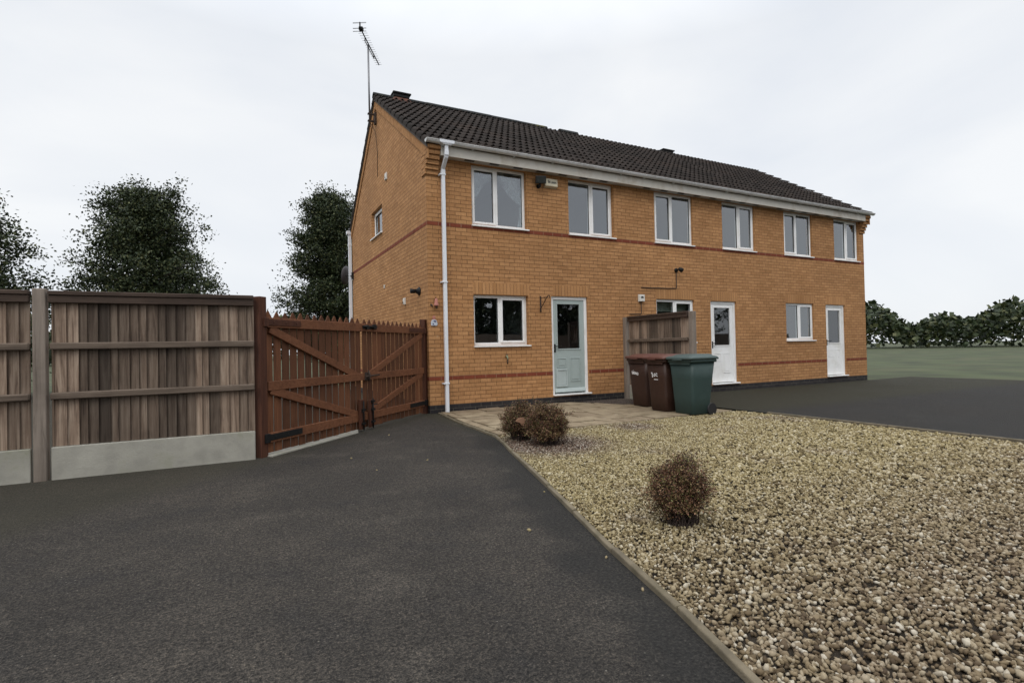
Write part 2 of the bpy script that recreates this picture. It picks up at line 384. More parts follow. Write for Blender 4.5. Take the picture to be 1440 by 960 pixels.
zm = nt.nodes.new('ShaderNodeVectorMath'); zm.operation = 'SCALE'; nt.links.new(mxw.outputs['Result'], zm.inputs[0]); nt.links.new(ze.outputs[0], zm.inputs['Scale'])
nt.links.new(zm.outputs[0], bg.inputs['Color']); bg.inputs['Strength'].default_value = .1
sl = bpy.data.lights.new('sun', 'SUN'); sl.energy = .9; sl.angle = R(28); sl.color = (1., .96, .90)
so = bpy.data.objects.new('sun', sl); COL.objects.link(so); so.location = (-10, -20, 20)
az, el = R(SUN_AZ), R(SUN_EL)
so.rotation_euler = (-Vector((math.sin(az) * math.cos(el), math.cos(az) * math.cos(el), math.sin(el)))).to_track_quat('-Z', 'Y').to_euler()
SC.view_settings.view_transform = 'Standard'; SC.view_settings.look = 'None'; SC.view_settings.exposure = .12; SC.view_settings.gamma = 1
SC.render.engine = 'CYCLES'
try:
    SC.cycles.use_denoising = True; SC.cycles.max_bounces = 6; SC.cycles.transparent_max_bounces = 8
except Exception: pass

# ------------------------------------------------------------------ ground, drive, patio, gravel
def sheet(name, poly, z, mat, kind='structure', label=None, thick=0.):
    m = MB()
    if thick: m.prism([(x, y, z - thick) for x, y in poly], (0, 0, thick))
    else: m.face([(x, y, z) for x, y in poly])
    o = m.build(name, mat); return tag(o, label, None, None, kind)

EDGE = [(.11, -.10), (-.03, -1.35), (-.10, -2.55), (-.125, -2.98), (-.24, -3.42), (-.44, -4.05), (-.86, -5.52), (-1.275, -6.91), (-1.45, -7.59), (-1.95, -9.2), (-2.9, -12.2), (-3.6, -14.4)]
sheet('ground', [(-300, -300), (300, -300), (300, 300), (-300, 300)], -.03, M['grass'], label='rough ground around the houses')
sheet('driveway', [(.0, .55)] + [(x - .0, y) for x, y in EDGE] + [(-11, -14.4), (-11, -2.45), (-2.98, -2.45)], 0., M['asphalt'], label='worn dark asphalt driveway leading to the gate')
sheet('path', [(-.0, -.1), (-2.98, -2.9), (-9, -2.9), (-9, 12), (0, 12)], -.004, M['asphalt'], label='asphalt path beside the gable wall behind the gate')
sheet('road', [(-40, -40), (40, -40), (40, -14.4), (-40, -14.4)], -.006, M['asphalt'], label='road in front of the houses')
GR = [(x + .03, y) for x, y in EDGE[3:]] + [(4.62, -14.4), (4.62, -2.9)]
sheet('gravel_bed', GR, -.004, M['bed'], label='soil under the front garden gravel')
sheet('gravel_strip_bed', [(3.0, -.02), (4.46, -.02), (4.46, -1.3), (3.3, -1.3)], -.002, M['bed'], label='soil strip between patio and fence')
sheet('neighbour_drive', [(4.72, -14.4), (16, -14.4), (16, -.02), (4.72, -.02)], .0, M['asphalt'], label='asphalt drive of the neighbouring houses')

# edging: short concrete lengths butted end to end
def edging():
    m = MB(); pts = [Vector((x, y, 0)) for x, y in EDGE]
    W = .033
    dirs = [(pts[i + 1] - pts[i]).normalized() for i in range(len(pts) - 1)]
    nrm = []
    for i in range(len(pts)):
        d = dirs[max(i - 1, 0)] + dirs[min(i, len(dirs) - 1)]; d.normalize(); nrm.append(Vector((-d.y, d.x, 0)))
    L = 0
    for i in range(len(pts) - 1):
        a, b = pts[i], pts[i + 1]; seg = (b - a).length; k = max(1, round(seg / .9))
        for j in range(k):
            f0, f1 = j / k, (j + 1) / k - (.012 / seg)
            p, q = a.lerp(b, f0), a.lerp(b, f1); n0, n1 = nrm[i].lerp(nrm[i + 1], f0), nrm[i].lerp(nrm[i + 1], f1)
            z0 = .030 + random.uniform(-.006, .006); z1 = .030 + random.uniform(-.006, .006); s = random.uniform(-.004, .004)
            P = [p + n0 * s, q + n1 * s, q + n1 * (W + s), p + n0 * (W + s)]
            m.hull([(v.x, v.y, -.05) for v in P] + [(P[0].x, P[0].y, z0), (P[1].x, P[1].y, z1), (P[2].x, P[2].y, z1 + .003), (P[3].x, P[3].y, z0 + .003)])
    return tag(m.build('kerb_edging', M['kerb'], bevel=.007, seg=2), 'pale concrete edging between the asphalt drive and the gravel', None, None, 'structure')
edging()
_m = MB(); [_m.box(4.62, 4.66, y0, y0 + .905, -.05, .03) for y0 in [-14.4 + .915 * k for k in range(12)]]
tag(_m.build('kerb_edging', M['kerb'], bevel=.007), 'concrete edging between the gravel and the neighbour drive', None, None, 'structure')

# patio: a sand bed with riven slabs of several sizes
def edge_x(y):
    for (x0, y0), (x1, y1) in zip(EDGE, EDGE[1:]):
        if y1 <= y <= y0: return x0 + (x1 - x0) * (y - y0) / (y1 - y0)
    return EDGE[0][0] if y > EDGE[0][1] else EDGE[-1][0]
sheet('patio_bed', [(.17, -.015), (3.2, -.015), (3.45, -.6), (3.72, -1.2), (4.44, -1.32), (4.44, -2.93), (-.06, -2.93)], .006, M['joint'], label='mossy joints of the patio')
def patio():
    m = MB(); rows = [(-.015, -.45), (-.47, -1.06), (-1.08, -1.52), (-1.54, -2.13), (-2.15, -2.58), (-2.60, -2.95)]
    g = .013
    for ri, (ya, yb) in enumerate(rows):
        ym = (ya + yb) / 2; x = edge_x(ym) + .075
        xr = [3.18, 3.5, 3.85, 4.42, 4.42, 4.42][ri]
        first = True
        while x < xr - .12:
            wdt = .165 if first else random.choice([.45, .6, .6, .75]); first = False
            x1 = min(x + wdt, xr)
            if xr - x1 < .15: x1 = xr
            sh = .0
            xa_t, xa_b = x, x
            if abs(x - (edge_x(ym) + .075)) < 1e-6: xa_t = edge_x(ya) + .075; xa_b = edge_x(yb) + .075
            xb_t = xb_b = x1 - 2 * g
            if x1 >= xr - 1e-6 and ri < 3: xb_t -= .16; xb_b += .10
            zb_ = .026 + random.uniform(-.006, .008); zs = [zb_ + random.uniform(-.004, .004) for _ in range(4)]
            m.hull([(xa_t, ya - g, .005), (xa_b, yb + g, .005), (xb_b, yb + g, .005), (xb_t, ya - g, .005),
                    (xa_t, ya - g, zs[0]), (xa_b, yb + g, zs[1]), (xb_b, yb + g, zs[2]), (xb_t, ya - g, zs[3])])
            x = x1
    return tag(m.build('patio', M['slab'], bevel=.004, seg=1), 'buff riven stone slab patio in front of the house wall', None, None, 'structure')
patio()

# gravel stones: many separate angular stones in one mesh
def poly_inside(px, py, poly):
    ins = np.zeros(len(px), bool); n = len(poly)
    for i in range(n):
        x0, y0 = poly[i]; x1, y1 = poly[(i + 1) % n]
        c = ((y0 > py) != (y1 > py)); xi = (x1 - x0) * (py - y0) / ((y1 - y0) or 1e-9) + x0
        ins ^= c & (px < xi)
    return ins
ico = bmesh.new(); bmesh.ops.create_icosphere(ico, subdivisions=1, radius=1.)
ICO_V = np.array([v.co[:] for v in ico.verts]); ICO_F = np.array([[v.index for v in f.verts] for f in ico.faces]); ico.free()
def stones(name, spots, size, mat, zbase=0.):
    n = len(spots); nv = len(ICO_V)
    V = np.repeat(ICO_V[None], n, 0) * (1 + rng.uniform(-.28, .28, (n, nv, 1)))
    sc = np.stack([rng.uniform(.8, 1.45, n), rng.uniform(.65, 1.1, n), rng.uniform(.45, .85, n)], 1) * size[:, None]
    V = V * sc[:, None, :]
    q = rng.normal(size=(n, 4)) * np.array([1, .38, .38, 1.]); q /= np.linalg.norm(q, axis=1, keepdims=True)
    a, b, c, d = q.T
    Rm = np.stack([np.stack([1 - 2 * (c * c + d * d), 2 * (b * c - a * d), 2 * (b * d + a * c)], 1),
                   np.stack([2 * (b * c + a * d), 1 - 2 * (b * b + d * d), 2 * (c * d - a * b)], 1),
                   np.stack([2 * (b * d - a * c), 2 * (c * d + a * b), 1 - 2 * (b * b + c * c)], 1)], 1)
    V = np.einsum('nij,nkj->nki', Rm, V)
    V[:, :, 0] += spots[:, 0:1]; V[:, :, 1] += spots[:, 1:2]; V[:, :, 2] += spots[:, 2:3] + zbase
    F = (ICO_F[None] + (np.arange(n) * nv)[:, None, None]).reshape(-1, 3)
    me = bpy.data.meshes.new(name); V = V.reshape(-1, 3)
    me.vertices.add(len(V)); me.vertices.foreach_set('co', V.ravel())
    me.loops.add(F.size); me.loops.foreach_set('vertex_index', F.ravel().astype(np.int32))
    me.polygons.add(len(F)); me.polygons.foreach_set('loop_start', np.arange(0, F.size, 3, dtype=np.int32)); me.polygons.foreach_set('loop_total', np.full(len(F), 3, np.int32))
    me.update(calc_edges=True); me.materials.append(mat)
    o = bpy.data.objects.new(name, me); COL.objects.link(o); return o
def scatter(poly, dens):
    xs = [p[0] for p in poly]; ys = [p[1] for p in poly]
    n = int((max(xs) - min(xs)) * (max(ys) - min(ys)) * dens)
    px = rng.uniform(min(xs), max(xs), n); py = rng.uniform(min(ys), max(ys), n)
    k = poly_inside(px, py, poly); return px[k], py[k]
GIN = [(x + .045, y) for x, y in EDGE[3:10]] + [(4.5, -9.2), (4.5, -2.97), (-.1, -2.97)]
px, py = scatter(GIN, 5600)
dx, dy = px - CAM[0], py - CAM[1]; dist = np.hypot(dx, dy); ang = np.degrees(np.arctan2(dx, dy))
far = ang > 47; keep = (~far) | (rng.random(len(px)) < np.where(dist < 5.5, .62, .34))
keep &= (dist < 12)
px, py = px[keep], py[keep]
dist = dist[keep]; far = far[keep]
sp = np.stack([px, py, rng.uniform(.0, .018, len(px))], 1)
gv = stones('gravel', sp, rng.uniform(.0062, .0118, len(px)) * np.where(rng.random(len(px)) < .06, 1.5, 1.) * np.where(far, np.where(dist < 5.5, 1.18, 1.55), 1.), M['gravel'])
tag(gv, 'pale buff angular gravel covering the front garden', 'gravel', None, 'stuff')
px, py = scatter([(3.25, -.03), (4.44, -.03), (4.44, -1.25), (3.75, -1.25), (3.55, -.7)], 2200)
g2 = stones('gravel_strip', np.stack([px, py, rng.uniform(0, .015, len(px))], 1), rng.uniform(.009, .015, len(px)), M['darkgravel'])
tag(g2, 'dark gravel strip between patio slabs and fence foot', 'gravel', None, 'stuff')
# loose stones on the drive
loose = [((-1.49, -6.348), .021, 'pale loose stone lying alone on the near middle of the drive'), ((-1.273, -2.011), .018, 'small loose stone on the drive just before the gate'), ((-1.351, -3.9), .017, 'small loose stone on the drive between gate and shrub'),
         ((-2.033, -3.37), .022, 'flat pale stone on the drive at its left side'), ((-1.923, -4.079), .012, 'tiny white stone on the left of the drive')]
for (x, y), s, lab in loose:
    o = stones('pebble', np.array([[x, y, s * .3]]), np.array([s * .68]), M['gravel']); tag(o, lab, 'stone', 'loose stones on the drive')
for k, (x, y) in enumerate([(-.93, -5.62), (-1.33, -6.95), (-1.42, -7.35)]):
    o = stones('pebble', np.array([[x - .012, y, .006]]), np.array([.010]), M['gravel']); tag(o, ['gravel stone spilled on the drive beside the middle of the edging', 'gravel stone spilled on the drive beside the near edging', 'gravel stone spilled by the open joint of the edging'][k], 'stone', 'loose stones on the drive')

# ------------------------------------------------------------------ houses
W, D = 4.55, 6.93
RY, SF, SR = 3.72, .635, .79       # ridge line, front and rear slope (rise per metre)
Z0 = 4.965                          # wall top at the front face
def wall_top(y): return Z0 + SF * y if y <= RY else Z0 + SF * RY - SR * (y - RY)

def wall_grid(m, conv, us, vs, holes):
    for i in range(len(us) - 1):
        for j in range(len(vs) - 1):
            u0, u1, v0, v1 = us[i], us[i + 1], vs[j], vs[j + 1]; uc, vc = (u0 + u1) / 2, (v0 + v1) / 2
            if any(h[0] < uc < h[1] and h[2] < vc < h[3] for h in holes): continue
            m.face([conv(u0, v0), conv(u1, v0), conv(u1, v1), conv(u0, v1)])

def window(parent, axis, u0, u1, v0, v1, rec, mull, opener, glass, sill=True, label=None, flush=0.):
    """casement in an opening; axis 'x': on the front wall, 'y': on the gable"""
    def bx(m, a0, a1, d0, d1, b0, b1):
        if axis == 'x': m.box(a0, a1, d0, d1, b0, b1)
        else: m.box(d0, d1, a0, a1, b0, b1)
    F = .058; d0, d1 = rec, rec + .07
    m = MB(); e = .002
    bx(m, u0 + e, u0 + F, d0, d1, v0, v1 - e); bx(m, u1 - F, u1 - e, d0, d1, v0, v1 - e)
    bx(m, u0 + F, u1 - F, d0, d1, v1 - F, v1 - e); bx(m, u0 + F, u1 - F, d0, d1, v0, v0 + F)
    if mull: bx(m, mull - .032, mull + .032, d0, d1, v0 + F, v1 - F)
    win = m.build('window', M['upvc'], parent, bevel=.006, seg=2)
    if label: win['label'] = label
    cells = [(u0 + F, (mull - .032) if mull else u1 - F)] + ([(mull + .032, u1 - F)] if mull else [])
    for k, (a, b) in enumerate(cells):
        c0, c1 = v0 + F, v1 - F
        if k in opener:
            s = MB(); S = .046; q0, q1 = d0 - .014, d0 + .05; a0, b0 = a - .012, b + .012; e0, e1 = c0 - .012, c1 + .012
            bx(s, a0, a0 + S, q0, q1, e0, e1); bx(s, b0 - S, b0, q0, q1, e0, e1); bx(s, a0 + S, b0 - S, q0, q1, e1 - S, e1); bx(s, a0 + S, b0 - S, q0, q1, e0, e0 + S)
            s.build('sash', M['upvc'], win, bevel=.006, seg=2)
            a, b, c0, c1 = a0 + S, b0 - S, e0 + S, e1 - S
        gk = MB(); t_ = .007; gd0, gd1 = d0 + .012, d0 + .03
        bx(gk, a, a + t_, gd0, gd1, c0, c1); bx(gk, b - t_, b, gd0, gd1, c0, c1); bx(gk, a + t_, b - t_, gd0, gd1, c0, c0 + t_); bx(gk, a + t_, b - t_, gd0, gd1, c1 - t_, c1)
        gk.build('gasket', M['blackplastic'], win)
        p = MB(); bx(p, a, b, d0 + .022, d0 + .028, c0, c1); p.build('pane', M[glass], win)
    if sill:
        s = MB(); bx(s, u0 - .012, u1 + .030, -.045, rec - .002, v0 - .028, v0 - .001); s.build('sill', M['upvc'], win, bevel=.006, seg=2)
    return win

def tile_slope(m, x0, x1, y0, z0, slope, flip=False, ylen=None, pitch=.155, gauge=.345):
    """interlocking double roll tiles; each tile its own island"""
    sgn = -1 if flip else 1
    th = math.atan(slope); ct, st = math.cos(th), math.sin(th); L = ylen / ct
    nseg = 7
    def prof(u):
        f = (u / pitch) % 1.
        return .046 * math.sin(math.pi * min(f / .66, 1.)) ** 1.1 if f < .66 else 0.
    nr = int(math.ceil(L / gauge)); tw = pitch * 2
    nc = int(math.ceil((x1 - x0) / tw))
    for r in range(nr):
        for c in range(nc):
            jit = random.uniform(-.004, .004); jz = random.uniform(-.003, .003)
            us = [c * tw + pitch * k / nseg for k in range(2 * nseg + 1)]
            us = [u for u in us if x0 + u <= x1 + 1e-6]
            if len(us) < 3: continue
            s0 = r * gauge + jit; s1 = min(s0 + gauge + .06, L)
            def P(u, s, h):
                return (x0 + u, y0 + sgn * (s * ct - h * st), z0 + s * st + h * ct)
            n = len(us)
            b = len(m.v)
            for u in us:
                h = prof(u)
                m.v += [P(u, s0 + .004, h + .026 + jz), P(u, s0, h + .036 + jz), P(u, s0 + .010, h + .048 + jz), P(u, s1, h - (.004 if s1 < L else 0))]
            for i in range(n - 1):
                for k in range(3):
                    m.f.append((b + i * 4 + k, b + (i + 1) * 4 + k, b + (i + 1) * 4 + k + 1, b + i * 4 + k + 1)); m.smooth.append(k == 2)
            if c == 0:
                e0, e1 = P(us[0] - .004, s0 + .004, -.052 + jz), P(us[0] - .004, s1, -.052)
                m.face([P(us[0] - .004, s0, .046 + jz), P(us[0] - .004, s1, .0), e1, e0])

def half_round(m, xa, xb, y, z, r, drop=.0, n=9):
    b = len(m.v)
    for x in (xa, xb):
        for k in range(n):
            a = math.pi * k / (n - 1); m.v.append((x, y - r * math.cos(a), z + r * math.sin(a) * .9))
        for k in range(n):
            a = math.pi * k / (n - 1); m.v.append((x, y - (r - .018) * math.cos(a), z + (r - .018) * math.sin(a) * .9 - .004))
    N = 2 * n
    for k in range(n - 1):
        m.f.append((b + k, b + k + 1, b + N + k + 1, b + N + k)); m.smooth.append(True)
        m.f.append((b + n + k + 1, b + n + k, b + N + n + k, b + N + n + k + 1)); m.smooth.append(True)
        for o in (0, N):
            m.f.append((b + o + k, b + o + n + k, b + o + n + k + 1, b + o + k + 1)); m.smooth.append(False)
    for k in (0, n - 1):
        m.f.append((b + k, b + N + k, b + N + n + k, b + n + k)); m.smooth.append(False)

def house(i, label):
    X = i * W; XE = X + W; left = (i == 0); right = (i == 2)
    h = thing('brick_house', (X, 0, 0), label, 'house', 'terraced brick houses')
    rec = .092 if i == 0 else .05
    wins = [(X + .9, X + 2.1, 3.528, 4.705), (X + 3.1, X + 4.29, 3.528, 4.705)]
    low = (X + .9, X + 2.09, 1.222, 2.205) if i == 0 else (X + .9, X + 2.09, 1.222, 2.225)
    door = (X + 2.628, X + 3.532, .172, 2.216)
    holes = wins + [low, door]
    m = MB()
    us = sorted({X, XE} | {v for q in holes for v in q[:2]}); vs = sorted({-.1, 4.9} | {v for q in holes for v in q[2:]})
    wall_grid(m, lambda u, v: (u, 0, v), us, vs, holes)
    for a, b, c, d in holes:      # reveals
        r = .19
        m.face([(a, 0, c), (a, r, c), (a, r, d), (a, 0, d)]); m.face([(b, 0, c), (b, 0, d), (b, r, d), (b, r, c)])
        m.face([(a, 0, d), (a, r, d), (b, r, d), (b, 0, d)]); m.face([(a, 0, c), (b, 0, c), (b, r, c), (a, r, c)])
    m.face([(X, 0, 4.9), (XE, 0, 4.9), (XE, .02, 4.97), (X, .02, 4.97)])
    if left:
        gh = [(3.29, 4.385, 3.995, 4.662)]
        wall_grid(m, lambda u, v: (X, u, v), [0, 3.29, 4.385, D], [-.1, 3.995, 4.662, 4.72], gh)
        m.face([(X, 0, 4.72), (X, D, 4.72), (X, D, wall_top(D)), (X, RY, wall_top(RY)), (X, 0, wall_top(0))])
        a, b, c, d = gh[0]; r = .17
        m.face([(X, a, c), (X + r, a, c), (X + r, a, d), (X, a, d)]); m.face([(X, b, c), (X, b, d), (X + r, b, d), (X + r, b, c)])
        m.face([(X, a, d), (X + r, a, d), (X + r, b, d), (X, b, d)]); m.face([(X, a, c), (X, b, c), (X + r, b, c), (X + r, a, c)])
    if right:
        m.face([(XE, 0, -.1), (XE, D, -.1), (XE, D, wall_top(D)), (XE, RY, wall_top(RY)), (XE, 0, wall_top(0))])
    m.build('wall', M['brick'], h, fix=False)
    m = MB(); m.face([(X, D, -.1), (XE, D, -.1), (XE, D, 4.72), (X, D, 4.72)]); m.build('rear_wall', M['brick'], h, fix=False)
    # rooms behind the glass, floor and party walls
    m = MB(); rm = .30
    for z0, z1 in ((.2, 2.5), (2.62, 4.9)):
        for xa, xb in ((X + .05, X + 2.45), (X + 2.55, XE - .05)):
            m.face([(xa, 3.4, z0), (xb, 3.4, z0), (xb, 3.4, z1), (xa, 3.4, z1)]); m.face([(xa, rm, z0), (xb, rm, z0), (xb, 3.4, z0), (xa, 3.4, z0)])
            m.face([(xa, rm, z1), (xb, rm, z1), (xb, 3.4, z1), (xa, 3.4, z1)]); m.face([(xa, rm, z0), (xa, 3.4, z0), (xa, 3.4, z1), (xa, rm, z1)]); m.face([(xb, rm, z0), (xb, 3.4, z0), (xb, 3.4, z1), (xb, rm, z1)])
    m.build('room', M['room'], h, fix=False)
    # red string courses and blue plinth, two millimetres proud
    P = .0025
    for nm, za, zb, mat in (('string_course', 3.45, 3.525, 'red'), ('string_course', .6, .675, 'red'), ('plinth', -.08, .15, 'plinth')):
        m = MB(); cuts = [X - (P if left else 0), XE]
        spans = [(cuts[0], cuts[1])]
        if .175 < zb <= .9 : spans = [(cuts[0], door[0]), (door[1], cuts[1])]
        for a, b in spans: m.box(a, b, -P, .0005, za + .003, zb - .003 if zb < 3.52 else zb - .0035)
        if left: m.box(X - P, X + .0005, 0., D, za + .003, zb - .003)
        m.build(nm, M[mat], h)
    for a, b, z in ((low[0], low[1] + .03, low[3]), (door[0] + .06, door[1] + .05, door[3])):
        m = MB(); m.box(a - .012, b, -.002, .0005, 2.245 if False else z + .006, z + .228); m.build('soldier_course', M['soldier'], h)
    # windows
    up = ['upper window with white net curtains tied back behind it', 'upper window with a clear pane and a narrow opener'] if i == 0 else [None, None]
    mu = wins[0][0] + .56
    window(h, 'x', *wins[0], rec, mu, (0,), 'glass', label=up[0])
    window(h, 'x', *wins[1], rec, wins[1][0] + .62, (1,), 'glass', label=up[1])
    window(h, 'x', *low, rec, low[0] + .585, (1,), 'glass', label='dark kitchen window with an outside tap below it' if i == 0 else None)
    if left: window(h, 'y', 3.29, 4.385, 3.995, 4.662, .085, None, (0,), 'glass', label='small window high in the gable wall')
    # door
    a, b, c, d = door; q = .042
    m = MB(); F = .066
    m.box(a + .002, a + F, q, q + .07, c + .03, d - .002); m.box(b - F, b - .002, q, q + .07, c + .03, d - .002); m.box(a + F, b - F, q, q + .07, d - F, d - .002)
    L0, L1, B, T = a + F + .004, b - F - .004, c + .045, d - F - .004
    dz = X
    g0, g1, gz0, gz1 = dz + 2.79, dz + 3.355, 1.125, 2.066
    dl = MB(); f0, f1 = q + .018, q + .062
    dl.box(L0, g0, f0, f1, B, T); dl.box(g1, L1, f0, f1, B, T); dl.box(g0, g1, f0, f1, gz1, T); dl.box(g0, g1, f0, f1, B, gz0)
    dr = dl.build('door', M['sage'] if i == 0 else M['upvc'], h, bevel=.004)
    if i == 0: dr['label'] = 'pale sage green half glazed back door'
    m.build('door_frame', M['upvc'], dr, bevel=.005, seg=2)
    fr = MB()
    for x0, x1, z0, z1 in ((g0 - .02, g1 + .02, gz0 - .02, gz0 + .008), (g0 - .02, g1 + .02, gz1 - .008, gz1 + .02)): fr.box(x0, x1, f0 - .010, f0 - .0005, z0, z1)
    for x0, x1 in ((g0 - .02, g0 + .008), (g1 - .008, g1 + .02)): fr.box(x0, x1, f0 - .010, f0 - .0005, gz0 + .009, gz1 - .009)
    fr.build('glazing_bead', M['sage'] if i == 0 else M['upvc'], dr, bevel=.003)
    p = MB(); p.box(g0, g1, f0 + .02, f0 + .026, gz0, gz1); p.build('pane', M['doorglass'], dr)
    def panel(x0, x1, z0, z1, nm='door_panel', t=.016, mat='sage'):
        s = MB(); e = .010
        s.box(x0, x1, f0 - e, f0 - .0005, z1 - t, z1); s.box(x0, x1, f0 - e, f0 - .0005, z0, z0 + t); s.box(x0, x0 + t, f0 - e, f0 - .0005, z0 + t, z1 - t); s.box(x1 - t, x1, f0 - e, f0 - .0005, z0 + t, z1 - t)
        s.box(x0 + t + .025, x1 - t - .025, f0 - .007, f0 - .0008, z0 + t + .025, z1 - t - .025)
        return s.build(nm, M[mat if i == 0 else 'upvc'], dr, bevel=.004)
    panel(dz + 2.77, dz + 3.00, .74, .935); panel(dz + 3.09, dz + 3.345, .445, .94)
    if i == 0:
        s = MB(); e = .022; x0, x1, z0, z1 = 2.745, 3.02, .345, .715; t = .032
        s.box(x0, x1, f0 - e, f0 - .0005, z1 - t, z1); s.box(x0, x1, f0 - e, f0 - .0005, z0, z0 + t); s.box(x0, x0 + t, f0 - e, f0 - .0005, z0 + t, z1 - t); s.box(x1 - t, x1, f0 - e, f0 - .0005, z0 + t, z1 - t)
        s.box(x0 + t + .004, x1 - t - .004, f0 - .009, f0 - .0008, z0 + t + .004, z1 - t - .004)
        s.build('cat_flap', M['sage_light'], dr, bevel=.006, seg=2)
        s = MB(); s.prism([(L0 + .005, f0 - .045, B + .02), (L0 + .005, f0 - .001, B + .02), (L0 + .005, f0 - .001, B + .095), (L0 + .005, f0 - .02, B + .08)], (L1 - L0 - .01, 0, 0)); s.build('weather_bar', M['sage_light'], dr, bevel=.004)
    s = MB(); hx = L0 + .028
    s.box(hx - .02, hx + .02, f0 - .009, f0 - .0005, 1.06, 1.23); s.tube([(hx, f0 - .009, 1.185), (hx, f0 - .05, 1.185), (hx + .02, f0 - .058, 1.185), (hx + .125, f0 - .058, 1.182)], .0095, 8)
    s.lathe((hx, f0 - .009, 1.09), [(.011, 0), (.011, .006)], 10, (0, -1, 0))
    s.build('handle', M['black'], dr, bevel=.002)
    s = MB(); s.box(a - .004, b + .03, -.055, q + .08, c - .002, c + .028); s.build('threshold', M['upvc'], dr, bevel=.006, seg=2)
    # roof
    tx0 = X - (.055 if left else 0); tx1 = XE + (.055 if right else 0)
    zt = Z0 + .075
    m = MB(); ye = -.235
    tile_slope(m, tx0, tx1, ye, zt + SF * ye, SF, False, RY - ye)
    zr = zt + SF * RY; yr = D + .22
    tile_slope(m, tx0, tx1, yr, zr - SR * (yr - RY), SR, True, yr - RY)
    roof = m.build('roof', M['tiles'], h, fix=False)
    m = MB()   # felt and battens under the tiles
    m.face([(tx0 + .05, ye + .03, zt - .03 + SF * (ye + .03)), (tx1, ye + .03, zt - .03 + SF * (ye + .03)), (tx1, RY, zr - .03), (tx0 + .05, RY, zr - .03)])
    m.face([(tx0 + .05, yr, zr - .03 - SR * (yr - RY)), (tx1, yr, zr - .03 - SR * (yr - RY)), (tx1, RY, zr - .03), (tx0 + .05, RY, zr - .03)])
    m.build('underlay', M['darkvent'], roof, fix=False)
    m = MB()
    if i == 0:
        x = tx0 - .005
        while x < 4.8:
            e = min(x + .45, 4.87); half_round(m, x, e - .008, RY, zr - .012 + random.uniform(-.004, .004) + .012 * math.sin(x / 4.87 * math.pi), .115); x = e
    else:
        x = 5.92 if i == 1 else X
        while x < XE - .05:
            e = min(x + .45, XE + (.05 if right else 0)); half_round(m, x, e - .008, RY, zr - .062 + random.uniform(-.004, .004), .11); x = e
    m.build('ridge_tiles', M['ridge'], roof)
    if i == 1:
        m = MB(); half_round(m, 5.30, 5.90, RY - .01, zr - .02, .135); m.build('ridge_tile', M['ridge'], roof)['label'] = 'raised loose ridge tile'
    if i in (0, 2):
        vx = .42 if i == 0 else 9.20; L = .40 if i == 0 else .44; zb = zr + (-.01 if i == 0 else -.085)
        m = MB()
        m.hull([(vx - .12, RY - .24, zb - .13), (vx + L + .12, RY - .24, zb - .13), (vx + L + .12, RY + .24, zb - .13), (vx - .12, RY + .24, zb - .13), (vx + .03, RY - .10, zb + .065), (vx + L - .03, RY - .10, zb + .065), (vx + L - .03, RY + .10, zb + .065), (vx + .03, RY + .10, zb + .065)]); v = m.build('ridge_vent', M['ventclay'], roof, bevel=.01)
        m = MB(); m.box(vx - .02, vx + L + .04, RY - .15, RY + .15, zb + .145, zb + .185)
        m.box(vx + .0, vx + L, RY - .12, RY + .12, zb + .066, zb + .144); m.build('vent_hood', M['black'], v, bevel=.008)
    # verge: mortar undercloak and raking brick band, corbel at the foot
    for on, xs, sg in ((left, X, -1), (right, XE, 1)):
        if not on: continue
        def band(t0, t1, p0, p1, yA, yB):
            f = []
            for y in (yA, yB): f += []
            return [(xs + sg * p0, yA, wall_top(yA) + t0), (xs + sg * p0, yB, wall_top(yB) + t0), (xs + sg * p0, yB, wall_top(yB) + t1), (xs + sg * p0, yA, wall_top(yA) + t1)]
        m = MB()
        for yA, yB in ((-.205, RY), (RY, D + .18)):
            m.prism(band(-.035, .040, 0, 0, yA, yB), (sg * .046, 0, 0))
        m.build('verge', M['leadgrey'], h)
        m = MB()
        for yA, yB in ((-.19, RY), (RY, D + .16)):
            sl_ = SF if yA < RY - .1 else -SR
            wd = Vector((0, 1, sl_)).normalized(); n = int((yB - yA) / .062)
            for k in range(n):
                ya, yb = yA + (yB - yA) * k / n, yA + (yB - yA) * (k + 1) / n - .006
                j = random.uniform(-.002, .002)
                m.prism([(xs, ya, wall_top(ya) - .235), (xs, yb, wall_top(yb) - .235), (xs, yb, wall_top(yb) - .036), (xs, ya, wall_top(ya) - .036)], (sg * (.024 + j), 0, 0))
        m.build('verge_brick_band', M['raking'], h)
        m = MB()
        for k in range(6):
            zz = 4.375 + k * .083; pr = .036 * (k + 1)
            x0, x1 = (xs - .026, xs + .222) if sg < 0 else (xs - .222, xs + .026)
            m.box(x0, x1, -pr, .001, zz, zz + .073)
            m.box(x0 + .008, x1 - .010, -pr + .030, .0015, zz + .070, zz + .085)
        for k in range(4):
            m.box(xs - .0255 if sg < 0 else xs - .001, xs + .001 if sg < 0 else xs + .0255, .0015, .2 + .0 * k, 4.375 + k * .12, 4.375 + k * .12 + .112)
        m.build('corbel', M['brick'], h, bevel=.003)
    # fascia, soffit, gutter, downpipe
    fx0 = X + (.224 if left else 0); fx1 = XE - (.224 if right else 0)
    m = MB(); m.box(fx0, fx1 - .001, -.205, -.183, 4.692, 4.872); m.build('fascia', M['fascia'], h)
    m = MB(); m.box(fx0, fx1 - .001, -.182, -.001, 4.708, 4.716); m.build('soffit', M['soffit'], h)
    x = fx0 + .5
    while x < fx1 - .3:
        m = MB(); m.box(x, x + .2, -.14, -.07, 4.7045, 4.7078); m.build('soffit_vent', M['darkvent'], h); x += .52
    m = MB(); gy, gz, gr = -.262, 4.925, .056; b = len(m.v); gx0, gx1 = X - (.075 if left else 0), XE + (.07 if right else 0); n = 11
